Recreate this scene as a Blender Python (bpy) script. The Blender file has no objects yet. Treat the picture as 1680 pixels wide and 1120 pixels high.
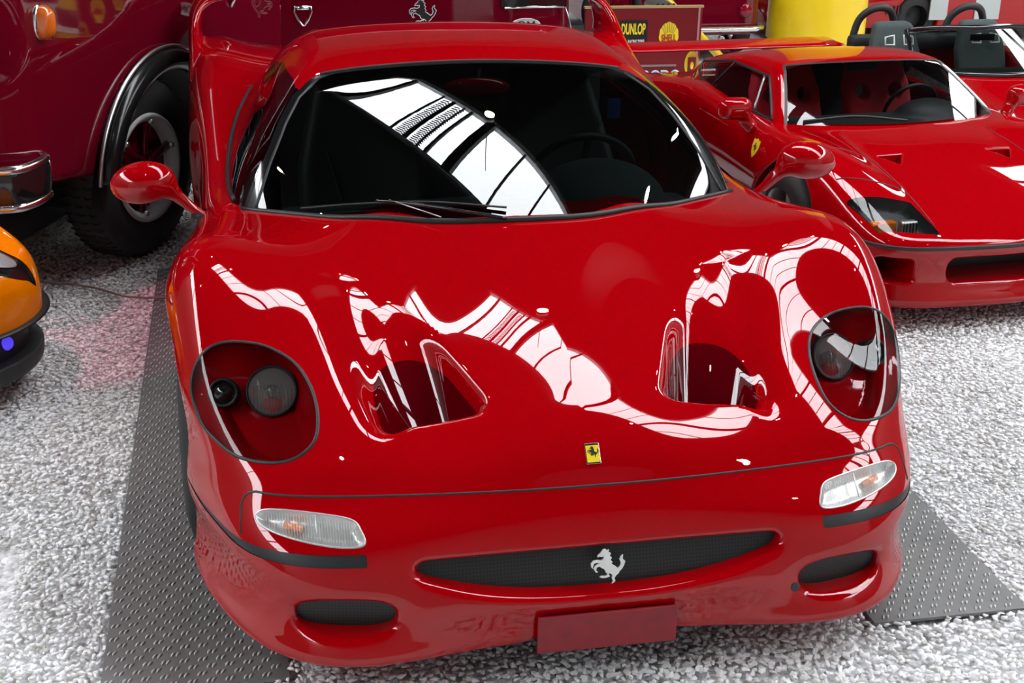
import bpy, bmesh, math, random
import numpy as np
from mathutils import Vector, Matrix
random.seed(7); RNG = np.random.default_rng(7)
S = bpy.context.scene
# ------------------------------------------------------------------ camera
CAM_F = 2230.978
CAM_P = np.array([-0.776777, -2.556217, 2.003732])
YAW, PITCH, ROLL = 0.19978525, 0.38488257, 0.01879094
def cam_axes():
    cy, sy, cp, sp = math.cos(YAW), math.sin(YAW), math.cos(PITCH), math.sin(PITCH)
    f = np.array([sy*cp, cy*cp, -sp]); r = np.array([cy, -sy, 0.0]); u = np.cross(r, f)
    cr, sr = math.cos(ROLL), math.sin(ROLL)
    return cr*r + sr*u, -sr*r + cr*u, f
cam_d = bpy.data.cameras.new('camera'); cam = bpy.data.objects.new('camera', cam_d)
S.collection.objects.link(cam)
_r, _u, _f = cam_axes()
cam.matrix_world = Matrix(((_r[0], _u[0], -_f[0], CAM_P[0]), (_r[1], _u[1], -_f[1], CAM_P[1]),
                           (_r[2], _u[2], -_f[2], CAM_P[2]), (0, 0, 0, 1)))
cam_d.sensor_width = 36.0; cam_d.lens = 36.0*CAM_F/1680.0; cam_d.clip_end = 200
S.camera = cam
# ------------------------------------------------------------------ exposure, world
S.view_settings.view_transform = 'Standard'; S.view_settings.look = 'None'
S.view_settings.gamma = 1.0; S.view_settings.use_curve_mapping = False
S.view_settings.exposure = 0.06
world = bpy.data.worlds.new('world'); S.world = world; world.use_nodes = True
world.node_tree.nodes['Background'].inputs[0].default_value = (0.5, 0.52, 0.6, 1)
world.node_tree.nodes['Background'].inputs[1].default_value = 0.1
# ------------------------------------------------------------------ light: skylights (cx, cy, angle, length, width, height, panes, net) and ceiling spots
SKY_STR = 14.0
PINK_FILL = ((-3.0, 1.2, 5.8), (-1.40, 2.85, 0.0), 420.0, (1.0, .25, .38))   # added lamp imitating pink bounce light on the gravel at the left: place, aim, watts, colour
SKYLIGHTS = [(-.30, 7.25, -47, 15.0, 1.85, 8.62, 14, True), (11.3, 13.0, -90, 21.5, 2.2, 8.62, 12, False), (-9.4, 13.0, -90, 21.5, 2.6, 8.62, 12, False)]  # the two side strips are unseen, added for fill light
SPOTS = [(-.9, -.5, 6.5, 0, 'in front of the central car'), (2.6, 1.2, 6.5, 0, 'over the gravel beside the wedge-shaped car'), (-3.2, 3.0, 6.0, 1, 'above the lorry'), (5.0, 4.5, 6.5, 0, 'above the open spider'), (1.2, 5.5, 6.5, 1, 'above the maroon van'), (-1.0, 8.0, 6.5, 0, 'near the back wall'), (4.0, -3.0, 6.5, 1, 'behind the viewer')]
# ------------------------------------------------------------------ helpers: materials
def nodemat(name):
    m = bpy.data.materials.new(name); m.use_nodes = True
    nt = m.node_tree; b = nt.nodes['Principled BSDF']
    return m, nt, b
def mat(name, col, rough=0.5, metal=0.0, coat=0.0, spec=0.5, emit=None, estr=0.0, trans=0.0, ior=1.5, coat_rough=0.02, alpha=1.0,
        noise=None):
    m, nt, b = nodemat(name)
    b.inputs['Base Color'].default_value = (*col, 1)
    b.inputs['Roughness'].default_value = rough; b.inputs['Metallic'].default_value = metal
    b.inputs['Coat Weight'].default_value = coat; b.inputs['Coat Roughness'].default_value = coat_rough
    b.inputs['Specular IOR Level'].default_value = spec; b.inputs['IOR'].default_value = ior
    b.inputs['Transmission Weight'].default_value = trans; b.inputs['Alpha'].default_value = alpha
    if emit: b.inputs['Emission Color'].default_value = (*emit, 1); b.inputs['Emission Strength'].default_value = estr
    if noise:
        sc, amt = noise
        n = nt.nodes.new('ShaderNodeTexNoise'); n.inputs['Scale'].default_value = sc; n.inputs['Detail'].default_value = 4
        tc = nt.nodes.new('ShaderNodeTexCoord'); nt.links.new(tc.outputs['Object'], n.inputs['Vector'])
        mx = nt.nodes.new('ShaderNodeMix'); mx.data_type = 'RGBA'
        mx.inputs[6].default_value = (*[c*(1-amt) for c in col], 1); mx.inputs[7].default_value = (*[min(1, c*(1+amt)) for c in col], 1)
        nt.links.new(n.outputs['Fac'], mx.inputs[0]); nt.links.new(mx.outputs[2], b.inputs['Base Color'])
    return m
# ------------------------------------------------------------------ helpers: objects
def link(o, parent=None):
    S.collection.objects.link(o)
    if parent is not None: o.parent = parent
    return o
def thing(name, label, cat, loc=(0, 0, 0), rotz=0.0, group=None):
    o = bpy.data.objects.new(name, None); link(o)
    o.location = loc; o.rotation_euler = (0, 0, rotz); o.empty_display_size = 0.1
    o['label'] = label; o['category'] = cat
    if group: o['group'] = group
    return o
def mobj(name, V, F, m, parent=None, smooth=True, nrm=None, label=None):
    """mesh object from vertex array + face list/array, in the parent's local coordinates"""
    me = bpy.data.meshes.new(name)
    V = np.asarray(V, dtype=np.float64)
    if isinstance(F, np.ndarray):
        k = F.shape[1]; me.vertices.add(len(V)); me.vertices.foreach_set('co', V.ravel())
        me.loops.add(F.size); me.loops.foreach_set('vertex_index', F.ravel().astype(np.int32))
        me.polygons.add(len(F)); me.polygons.foreach_set('loop_start', np.arange(0, F.size, k, dtype=np.int32))
        me.update(calc_edges=True)
    else:
        me.from_pydata(V.tolist(), [], F)
    me.validate(verbose=False)
    if smooth: me.polygons.foreach_set('use_smooth', np.ones(len(me.polygons), bool))
    if nrm is not None and len(nrm) == len(me.vertices): me.normals_split_custom_set_from_vertices(np.asarray(nrm).tolist())
    if m is not None: me.materials.append(m)
    o = bpy.data.objects.new(name, me); link(o, parent)
    if label: o['label'] = label
    return o
def bmobj(name, bm, m, parent=None, smooth=False, label=None):
    me = bpy.data.meshes.new(name); bmesh.ops.recalc_face_normals(bm, faces=bm.faces); bm.to_mesh(me); bm.free()
    if smooth is True: me.polygons.foreach_set('use_smooth', np.ones(len(me.polygons), bool))
    if smooth == 'auto': me.polygons.foreach_set('use_smooth', np.ones(len(me.polygons), bool)); me.set_sharp_from_angle(angle=math.radians(35))
    if m is not None: me.materials.append(m)
    o = bpy.data.objects.new(name, me); link(o, parent)
    if label: o['label'] = label
    return o
def add_box(bm, c, s, rz=0.0, bev=0.0, M=None):
    mt = Matrix.Translation(c) @ Matrix.Rotation(rz, 4, 'Z')
    if M is not None: mt = M @ mt
    r = bmesh.ops.create_cube(bm, size=1.0, matrix=mt @ Matrix.Diagonal((*s, 1)))
    if bev:
        es = list({e for v in r['verts'] for e in v.link_edges})
        bmesh.ops.bevel(bm, geom=es, offset=bev, segments=2, profile=0.5, affect='EDGES')
def add_cyl(bm, p0, p1, r0, r1=None, seg=24, caps=True):
    p0 = Vector(p0); p1 = Vector(p1); d = p1-p0; r1 = r0 if r1 is None else r1
    q = d.to_track_quat('Z', 'Y').to_matrix().to_4x4()
    bmesh.ops.create_cone(bm, cap_ends=caps, segments=seg, radius1=r0, radius2=r1, depth=d.length,
                          matrix=Matrix.Translation((p0+p1)/2) @ q)
def smooth_path(pts, n=8, closed=False):
    P = np.asarray(pts, float); N = len(P); out = []
    rng = range(N if closed else N-1)
    for i in rng:
        if closed: a, b, c, d = P[(i-1) % N], P[i], P[(i+1) % N], P[(i+2) % N]
        else: b, c = P[i], P[i+1]; a = P[i-1] if i > 0 else 2*b-c; d = P[i+2] if i+2 < N else 2*c-b
        for k in range(n):
            t = k/n
            out.append(0.5*((2*b)+(-a+c)*t+(2*a-5*b+4*c-d)*t*t+(-a+3*b-3*c+d)*t**3))
    if not closed: out.append(P[-1])
    return np.array(out)
def tube_mesh(path, r, seg=8, closed=False, flat=None, up=None):
    """returns V,F of a tube along path; r scalar or per point; flat=(a,b) ellipse factors, up = reference normal(s)"""
    P = np.asarray(path, float); N = len(P)
    r = np.full(N, r) if np.isscalar(r) else np.asarray(r, float)
    if closed: T = np.roll(P, -1, 0)-np.roll(P, 1, 0)
    else: T = np.gradient(P, axis=0)
    T /= np.linalg.norm(T, axis=1, keepdims=True)+1e-12
    if up is None:
        U = np.zeros_like(P); a = np.array([0, 0, 1.0]) if abs(T[0][2]) < 0.9 else np.array([1.0, 0, 0])
        u = np.cross(T[0], a); u /= np.linalg.norm(u)
        for i in range(N):
            u = u-T[i]*(u@T[i]); u /= np.linalg.norm(u)+1e-12; U[i] = u
    else:
        up = np.broadcast_to(np.asarray(up, float), P.shape); U = up-T*(np.sum(up*T, 1, keepdims=True)); U /= np.linalg.norm(U, axis=1, keepdims=True)+1e-12
    B = np.cross(T, U); fa, fb = flat or (1, 1)
    V = []
    for k in range(seg):
        an = 2*math.pi*k/seg
        V.append(P+(r*fa*math.cos(an))[:, None]*U+(r*fb*math.sin(an))[:, None]*B)
    V = np.stack(V, 1).reshape(-1, 3); F = []
    n2 = N if closed else N-1
    for i in range(n2):
        j = (i+1) % N
        for k in range(seg):
            l = (k+1) % seg; F.append((i*seg+k, i*seg+l, j*seg+l, j*seg+k))
    if not closed: F.append(tuple(range(seg))[::-1]); F.append(tuple((N-1)*seg+k for k in range(seg)))
    return V, F
def merge(parts):
    V = []; F = []; o = 0
    for v, f in parts:
        V.append(np.asarray(v, float)); F += [tuple(int(i)+o for i in t) for t in f]; o += len(v)
    return np.concatenate(V), F
def lathe(profile, seg=32, M=None):
    """profile list of (r, h) about local z axis"""
    V = []; F = []; n = len(profile)
    for k in range(seg):
        a = 2*math.pi*k/seg
        for r, h in profile: V.append((r*math.cos(a), r*math.sin(a), h))
    for k in range(seg):
        l = (k+1) % seg
        for i in range(n-1): F.append((k*n+i, l*n+i, l*n+i+1, k*n+i+1))
    V = np.array(V)
    if M is not None: V = xf(V, M)
    return V, F
def xf(V, M):
    A = np.array(M); V = np.asarray(V, float); return V@A[:3, :3].T+A[:3, 3]
def frame(o, z, x=None):
    """4x4 with origin o, local z axis along z"""
    z = np.asarray(z, float); z = z/np.linalg.norm(z)
    x = np.array([0, 0, 1.0]) if x is None else np.asarray(x, float)
    if abs(x@z) > 0.98: x = np.array([1.0, 0, 0])
    x = x-z*(x@z); x /= np.linalg.norm(x); y = np.cross(z, x)
    M = np.eye(4); M[:3, 0] = x; M[:3, 1] = y; M[:3, 2] = z; M[:3, 3] = o
    return M
# ------------------------------------------------------------------ helpers: splines and implicit surfaces
def spl_weights(k, x):
    """(N,len(k)) weights of the natural cubic spline with knots k; linear outside"""
    k = np.asarray(k, float); n = len(k); h = np.diff(k)
    A = np.zeros((n, n)); B = np.zeros((n, n)); A[0, 0] = A[-1, -1] = 1
    for i in range(1, n-1):
        A[i, i-1] = h[i-1]; A[i, i] = 2*(h[i-1]+h[i]); A[i, i+1] = h[i]
        B[i, i-1] = 6/h[i-1]; B[i, i] = -6/h[i-1]-6/h[i]; B[i, i+1] = 6/h[i]
    M = np.linalg.solve(A, B); I = np.eye(n)
    x = np.asarray(x, float).ravel(); xc = np.clip(x, k[0], k[-1]); i = np.clip(np.searchsorted(k, xc)-1, 0, n-2)
    hi = h[i]; t = (xc-k[i])/hi; s = 1-t
    W = s[:, None]*I[i]+t[:, None]*I[i+1]+((hi**2/6)*(s**3-s))[:, None]*M[i]+((hi**2/6)*(t**3-t))[:, None]*M[i+1]
    dl = x-xc
    if np.any(dl):
        D0 = (I[1]-I[0])/h[0]-h[0]/6*(2*M[0]+M[1]); D1 = (I[-1]-I[-2])/h[-1]+h[-1]/6*(M[-2]+2*M[-1])
        W = W+np.where(dl < 0, dl, 0)[:, None]*D0+np.where(dl > 0, dl, 0)[:, None]*D1
    return W
class Tab:
    """smooth table T[i][j] over knots (a, b)"""
    def __init__(s, a, b, T): s.a, s.b, s.T = a, b, np.asarray(T, float); assert s.T.shape == (len(a), len(b)), (s.T.shape, len(a), len(b))
    def __call__(s, x, y):
        x, y = np.broadcast_arrays(x, y); sh = x.shape; x = x.ravel(); y = y.ravel(); out = np.empty(len(x))
        for i in range(0, len(x), 200000):
            q = slice(i, i+200000)
            out[q] = ((spl_weights(s.a, x[q])@s.T)*spl_weights(s.b, y[q])).sum(1)
        return out.reshape(sh)
class Cur:
    def __init__(s, k, v): s.k, s.v = k, np.asarray(v, float)
    def __call__(s, x):
        x = np.asarray(x, float); return (spl_weights(s.k, x)@s.v).reshape(x.shape)
def smax(a, b, k):
    h = np.maximum(k-np.abs(a-b), 0)/k; return np.maximum(a, b)+h*h*k*0.25
def smin(a, b, k): return -smax(-a, -b, k)
def surface(f, lo, hi, h, half=True, proj=3, block=8):
    """surface nets of f=0 (f<0 inside) on a sparse grid; returns V, quads, normals. half: model x>=0 and mirror."""
    lo = np.array(lo, float); hi = np.array(hi, float)
    if half: lo[0] = -0.5*h
    n = np.ceil((hi-lo)/h/block).astype(int); nb = n
    N = nb*block+1
    bs = block*h
    cx = [lo[d]+bs*(np.arange(nb[d])+0.5) for d in range(3)]
    C = np.stack(np.meshgrid(*cx, indexing='ij'), -1).reshape(-1, 3)
    fc = f(C[:, 0], C[:, 1], C[:, 2]).reshape(nb)
    act = np.abs(fc) < bs*1.35
    G = np.repeat(np.repeat(np.repeat(np.where(fc < 0, -1.0, 1.0).astype(np.float32), block, 0), block, 1), block, 2)
    G = np.pad(G, ((0, 1),)*3, mode='edge')
    need = np.zeros(N, bool)
    idx = np.argwhere(act)
    for b in idx:
        b0 = b*block; need[b0[0]:b0[0]+block+1, b0[1]:b0[1]+block+1, b0[2]:b0[2]+block+1] = True
    I = np.argwhere(need); P = lo+I*h
    vals = np.empty(len(P))
    for q in range(0, len(P), 400000): s = slice(q, q+400000); vals[s] = f(P[s, 0], P[s, 1], P[s, 2])
    G[need] = vals
    sg = G < 0
    c = np.zeros(tuple(N-1), np.uint8)
    offs = [(a, b, d) for a in (0, 1) for b in (0, 1) for d in (0, 1)]
    for a, b, d in offs: c += sg[a:N[0]-1+a, b:N[1]-1+b, d:N[2]-1+d]
    cell = (c > 0) & (c < 8); vid = np.full(cell.shape, -1, np.int64); cc = np.argwhere(cell); vid[cell] = np.arange(len(cc))
    V = np.zeros((len(cc), 3)); W = np.zeros(len(cc))
    g = {o: G[cc[:, 0]+o[0], cc[:, 1]+o[1], cc[:, 2]+o[2]] for o in offs}
    for o in offs:
        for ax in range(3):
            if o[ax]: continue
            p = list(o); p[ax] = 1; p = tuple(p); a, b = g[o], g[p]; m = (a < 0) != (b < 0)
            t = np.where(m, a/np.where(m, a-b, 1), 0); q = np.zeros((len(cc), 3)); q[:] = o; q[:, ax] += t
            V[m] += q[m]; W[m] += 1
    V = lo+(cc+V/W[:, None])*h
    faces = []
    for ax in range(3):
        u, v = (ax+1) % 3, (ax+2) % 3
        s0 = [slice(None)]*3; s1 = [slice(None)]*3; s0[ax] = slice(0, -1); s1[ax] = slice(1, None)
        for d in (u, v): s0[d] = s1[d] = slice(1, -1)
        A = sg[tuple(s0)]; B = sg[tuple(s1)]; e = np.argwhere(A != B)
        if not len(e): continue
        base = e.copy(); base[:, u] += 1; base[:, v] += 1
        flip = A[e[:, 0], e[:, 1], e[:, 2]]
        q = []
        for du, dv in ((-1, -1), (0, -1), (0, 0), (-1, 0)):
            k = base.copy(); k[:, u] += du; k[:, v] += dv; q.append(vid[k[:, 0], k[:, 1], k[:, 2]])
        q = np.stack(q, 1); q[~flip] = q[~flip][:, ::-1]; faces.append(q)
    F = np.concatenate(faces); F = F[(F >= 0).all(1)]
    mid = None
    if half: mid = np.abs(V[:, 0]) < 0.5*h+1e-9
    def grad(V):
        e = h*0.25; gr = np.empty_like(V)
        for d in range(3):
            a = V.copy(); b = V.copy(); a[:, d] += e; b[:, d] -= e
            gr[:, d] = (f(a[:, 0], a[:, 1], a[:, 2])-f(b[:, 0], b[:, 1], b[:, 2]))/(2*e)
        return gr
    V0 = V.copy()
    for k in range(proj):
        if half: V[mid, 0] = 0
        gr = grad(V); fv = f(V[:, 0], V[:, 1], V[:, 2])
        st = -(fv/np.maximum((gr**2).sum(1), 0.2))[:, None]*gr
        ln = np.linalg.norm(st, axis=1, keepdims=True); st *= np.minimum(1, 0.5*h/np.maximum(ln, 1e-12)); V = V+st
        dv = V-V0; V = V0+np.clip(dv, -h, h)
    gr = grad(V)
    if half: V[mid, 0] = 0; gr[mid, 0] = 0
    nr = gr/np.maximum(np.linalg.norm(gr, axis=1, keepdims=True), 1e-9)
    if half:
        Vm = V*[-1, 1, 1]; nm = nr*[-1, 1, 1]; k = len(V)
        rm = np.arange(k)+k; rm[mid] = np.arange(k)[mid]
        F2 = rm[F][:, ::-1]; V = np.concatenate([V, Vm]); nr = np.concatenate([nr, nm]); F = np.concatenate([F, F2])
        V, F, nr = compact(V, F, nr)
    return V, F, nr
def compact(V, F, nr):
    u = np.zeros(len(V), bool); u[F.ravel()] = True; ren = np.cumsum(u)-1
    return V[u], ren[F], nr[u]
def tris(F):
    return F if F.shape[1] == 3 else np.concatenate([F[:, [0, 1, 2]], F[:, [0, 2, 3]]])
def clip(V, F, nr, s):
    """split triangles at the zero line of the per-vertex field s: returns (inside s<0), (outside)"""
    F = tris(F); n = len(V); s = np.where(np.abs(s) < 1e-7, 1e-7, s); neg = s < 0
    k = neg[F].sum(1); ins = [F[k == 3]]; out = [F[k == 0]]
    C = F[(k == 1) | (k == 2)]; kc = neg[C].sum(1)
    if len(C):
        lone = np.where(kc == 1, np.argmax(neg[C], 1), np.argmax(~neg[C], 1))
        r = np.arange(len(C)); a = C[r, lone]; b = C[r, (lone+1) % 3]; c = C[r, (lone+2) % 3]
        E = np.concatenate([np.sort(np.stack([a, b], 1), 1), np.sort(np.stack([a, c], 1), 1)])
        U, inv = np.unique(E, axis=0, return_inverse=True); inv = inv.ravel()
        t = (s[U[:, 0]]/(s[U[:, 0]]-s[U[:, 1]]))[:, None]
        NV = V[U[:, 0]]*(1-t)+V[U[:, 1]]*t; NN = nr[U[:, 0]]*(1-t)+nr[U[:, 1]]*t
        NN /= np.maximum(np.linalg.norm(NN, axis=1, keepdims=True), 1e-9)
        V = np.concatenate([V, NV]); nr = np.concatenate([nr, NN]); m = len(C)
        ab = n+inv[:m]; ac = n+inv[m:]
        t1 = np.stack([a, ab, ac], 1); t2 = np.stack([ab, b, c], 1); t3 = np.stack([ab, c, ac], 1); q = kc == 1
        ins += [t1[q], t2[~q], t3[~q]]; out += [t1[~q], t2[q], t3[q]]
    I = np.concatenate(ins); O = np.concatenate(out)
    return (compact(V, I, nr) if len(I) else None), (compact(V, O, nr) if len(O) else None)
def poly_sd(px, py, poly):
    """signed distance to a closed polygon, negative inside"""
    P = np.asarray(poly, float); Q = np.roll(P, -1, 0); d = np.full(np.shape(px), 1e9); ins = np.zeros(np.shape(px), bool)
    for (ax, ay), (bx, by) in zip(P, Q):
        ex, ey = bx-ax, by-ay; wx, wy = px-ax, py-ay; t = np.clip((wx*ex+wy*ey)/(ex*ex+ey*ey+1e-15), 0, 1)
        d = np.minimum(d, (wx-t*ex)**2+(wy-t*ey)**2)
        ins ^= ((ay > py) != (by > py)) & (px < (bx-ax)*(py-ay)/(by-ay+1e-15)+ax)
    return np.where(ins, -1, 1)*np.sqrt(d)
# ------------------------------------------------------------------ materials
RED = mat('red_paint', (.335, .0, .002), rough=.5, coat=1.0, coat_rough=.006, spec=.0)
RED_DARK = mat('deep_red_paint', (.20, .0, .012), rough=.5, coat=1.0, coat_rough=.03, spec=.0)
BLACK = mat('black_rubber', (.012, .012, .013), rough=.45)
GLOSSBLACK = mat('gloss_black', (.008, .008, .009), rough=.12, coat=.6)
MUDGUARD = mat('black_mudguard_paint', (.008, .009, .009), rough=.20, spec=.35)
DARKGREY = mat('dark_trim', (.022, .026, .027), rough=.6)
MAROON = mat('maroon_paint', (.125, .0015, .010), rough=.5, coat=1.0, coat_rough=.03, spec=.0)
EMBLEM = mat('emblem_silver', (.80, .80, .78), rough=.55, metal=.6)
CHROME = mat('chrome', (.78, .78, .78), rough=.16, metal=1.0)
SATIN = mat('satin_metal', (.55, .55, .55), rough=.35, metal=1.0)
REFLECTOR = mat('reflector', (.55, .55, .54), rough=.36, metal=.9)
YELLOW = mat('yellow_enamel', (.85, .65, .02), rough=.3, coat=.5)
AMBER = mat('amber_lens', (.75, .16, .01), rough=.2, coat=.7)
SEATLEATHER = mat('black_leather', (.018, .022, .022), rough=.55)
DASH = mat('grey_green_suede', (.045, .062, .060), rough=.85, noise=(60, .15))
REDCLOTH = mat('red_cloth', (.50, .006, .02), rough=.8)
BLUE = mat('blue_label', (.02, .05, .25), rough=.5)
WHITE = mat('white_paint', (.8, .8, .8), rough=.4)
def glass_mat(name, tint, rough=0.0, ior=1.5):
    """thin sheet: tinted straight-through view plus a mirror reflection by the Fresnel law"""
    m = bpy.data.materials.new(name); m.use_nodes = True; nt = m.node_tree; nt.nodes.clear()
    o = nt.nodes.new('ShaderNodeOutputMaterial'); mx = nt.nodes.new('ShaderNodeMixShader')
    t = nt.nodes.new('ShaderNodeBsdfTransparent'); g = nt.nodes.new('ShaderNodeBsdfGlossy'); f = nt.nodes.new('ShaderNodeFresnel')
    t.inputs[0].default_value = (*tint, 1); g.inputs['Roughness'].default_value = rough; g.inputs['Color'].default_value = (1, 1, 1, 1)
    f.inputs['IOR'].default_value = ior
    nt.links.new(f.outputs[0], mx.inputs[0]); nt.links.new(t.outputs[0], mx.inputs[1]); nt.links.new(g.outputs[0], mx.inputs[2])
    nt.links.new(mx.outputs[0], o.inputs[0]); return m
GLASS = glass_mat('tinted_glass', (.34, .38, .37), ior=1.55)
GLASS_LIGHT = glass_mat('light_tinted_glass', (.72, .74, .73), ior=1.5)
CLEAR = glass_mat('clear_glass', (.93, .93, .93), ior=1.35)
LENS = mat('ribbed_lens', (.78, .78, .75), rough=.12, alpha=.15)
def mesh_mat():
    m, nt, b = nodemat('grille_wire'); b.inputs['Roughness'].default_value = .5
    tc = nt.nodes.new('ShaderNodeTexCoord'); mp = nt.nodes.new('ShaderNodeMapping'); mp.inputs['Rotation'].default_value = (0, math.radians(45), 0)
    mp.inputs['Scale'].default_value = (170, 1, 170)
    ck = nt.nodes.new('ShaderNodeTexChecker'); ck.inputs['Scale'].default_value = 1.0
    ck.inputs['Color1'].default_value = (.004, .004, .004, 1); ck.inputs['Color2'].default_value = (.014, .016, .016, 1)
    nt.links.new(tc.outputs['Object'], mp.inputs[0]); nt.links.new(mp.outputs[0], ck.inputs['Vector']); nt.links.new(ck.outputs['Color'], b.inputs['Base Color'])
    return m
MESHM = mesh_mat()
TYRE = mat('tyre_rubber', (.018, .018, .019), rough=.75, noise=(40, .25))
# ------------------------------------------------------------------ shared car helpers
def drop(f, P, d, span):
    """slide points along direction d until they lie on f=0 (first crossing)"""
    P = np.asarray(P, float); d = np.asarray(d, float); N = 60; lo = np.zeros(len(P)); done = np.zeros(len(P), bool)
    prev = f(P[:, 0], P[:, 1], P[:, 2])
    for i in range(1, N+1):
        t = span*i/N; Q = P+d*t; v = f(Q[:, 0], Q[:, 1], Q[:, 2]); m = (~done) & (v < 0) & (prev >= 0); lo[m] = span*(i-1)/N; done |= m; prev = np.where(done, prev, v)
    hi = lo+span/N
    for _ in range(14):
        mid = (lo+hi)/2; Q = P+d*mid[:, None]; v = f(Q[:, 0], Q[:, 1], Q[:, 2]); lo = np.where(v < 0, lo, mid); hi = np.where(v < 0, mid, hi)
    return P+d*((lo+hi)/2)[:, None]
def fgrad(f, P, e=2e-3):
    g = np.zeros_like(P)
    for k in range(3):
        a = P.copy(); b = P.copy(); a[:, k] += e; b[:, k] -= e
        g[:, k] = (f(a[:, 0], a[:, 1], a[:, 2])-f(b[:, 0], b[:, 1], b[:, 2]))
    return g/np.maximum(np.linalg.norm(g, axis=1, keepdims=True), 1e-9)
def seam(f, P, d, span, r, m, parent, name='seam', closed=False, lift=0.0, flat=(1, 1), seg=6):
    Q = drop(f, P, d, span); n = fgrad(f, Q); Q = Q+n*lift
    V, F = tube_mesh(Q, r, seg=seg, closed=closed, flat=flat, up=n); return mobj(name, V, F, m, parent), Q, n
def make_wheel(parent, loc, R=.33, w=.26, rim=.235, side=1, spokes=5, m=SATIN):
    prof = [(R*.62, -w/2), (R*.80, -w/2-.005), (R*.95, -w/2+.01), (R, -w/2+.04), (R, w/2-.04), (R*.95, w/2-.01), (R*.80, w/2+.005), (R*.62, w/2)]
    V, F = lathe(prof, 40); M = Matrix.Translation(loc) @ Matrix.Rotation(math.radians(90)*side, 4, 'Y')
    t = mobj('tyre', xf(V, M), F, TYRE, parent)
    parts = [lathe([(rim+.015, w/2-.01), (rim, w/2-.02), (rim-.015, w/2-.05), (rim-.02, -w/2+.02)], 32), lathe([(0.001, w/2-.05), (.05, w/2-.05), (.06, w/2-.08), (.06, .0)], 20)]
    for k in range(spokes):
        a = 2*math.pi*k/spokes; c, s = math.cos(a), math.sin(a)
        P = np.array([[.04*c, .04*s, w/2-.06], [.13*c, .13*s, w/2-.05], [(rim-.01)*c, (rim-.01)*s, w/2-.05]])
        parts.append(tube_mesh(P, [.03, .026, .036], seg=6, flat=(1, .4)))
    V, F = merge(parts); r = mobj('rim', xf(V, M), F, m, parent); return t, r
def text_obj(s, name, M, h, m, parent, extrude=.0004, width=None, bold=0.0):
    c = bpy.data.curves.new(name, 'FONT'); c.body = s; c.size = 1.0; c.align_x = 'CENTER'; c.align_y = 'CENTER'; c.extrude = 0.02; c.offset = bold
    o = bpy.data.objects.new(name, c); link(o); bpy.context.view_layer.update()
    dg = bpy.context.evaluated_depsgraph_get(); me = bpy.data.meshes.new_from_object(o.evaluated_get(dg)); bpy.data.objects.remove(o); bpy.data.curves.remove(c)
    V = np.empty(len(me.vertices)*3); me.vertices.foreach_get('co', V); V = V.reshape(-1, 3)
    ctr = (V.max(0)+V.min(0))/2; ext = V.max(0)-V.min(0); V = (V-ctr)/ext[1]*h
    if width: V[:, 0] *= width/(ext[0]/ext[1]*h)
    V[:, 2] = V[:, 2]/max(abs(V[:, 2]).max(), 1e-6)*extrude
    V = xf(V, M); me.vertices.foreach_set('co', V.ravel()); me.update(); me.materials.clear(); me.materials.append(m); me.name = name
    o = bpy.data.objects.new(name, me); link(o, parent); return o
HORSE = [(-.02, 1.0), (.06, 1.02), (.10, .97), (.17, .99), (.14, .92), (.22, .88), (.18, .80), (.25, .74), (.20, .68), (.26, .60), (.22, .55), (.30, .50), (.38, .44), (.42, .40),
         (.50, .46), (.53, .56), (.49, .66), (.54, .76), (.60, .80), (.58, .68), (.66, .60), (.62, .48), (.56, .38), (.47, .30), (.44, .24), (.36, .18), (.30, .10), (.33, .02), (.27, -.04), (.22, -.06), (.26, .02),
         (.22, .10), (.25, .20), (.16, .27), (.10, .22), (.02, .19), (-.10, .20), (-.16, .17), (-.10, .14), (.02, .13), (.16, .16), (.14, .22), (.04, .30), (.0, .40), (-.08, .44), (-.16, .50), (-.24, .47),
         (-.26, .38), (-.20, .33), (-.26, .31), (-.32, .40), (-.31, .50), (-.22, .57), (-.14, .58), (-.22, .62), (-.32, .60), (-.36, .50), (-.33, .42), (-.40, .48), (-.41, .60), (-.34, .68), (-.20, .70), (-.10, .68),
         (-.02, .72), (.00, .80), (-.06, .78), (-.14, .80), (-.20, .78), (-.18, .84), (-.10, .90), (-.06, .95)]
def poly_plate(pts, M, h, depth, m, parent, name, label=None, bevel=0.0):
    bm = bmesh.new(); vs = [bm.verts.new((x*h, y*h, 0)) for x, y in pts]; fc = bm.faces.new(vs)
    r = bmesh.ops.extrude_face_region(bm, geom=[fc]); bmesh.ops.translate(bm, verts=[v for v in r['geom'] if isinstance(v, bmesh.types.BMVert)], vec=(0, 0, depth))
    bmesh.ops.triangulate(bm, faces=[f for f in bm.faces if len(f.verts) > 4])
    bm.transform(Matrix(M.tolist() if isinstance(M, np.ndarray) else M)); return bmobj(name, bm, m, parent, label=label)
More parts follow.
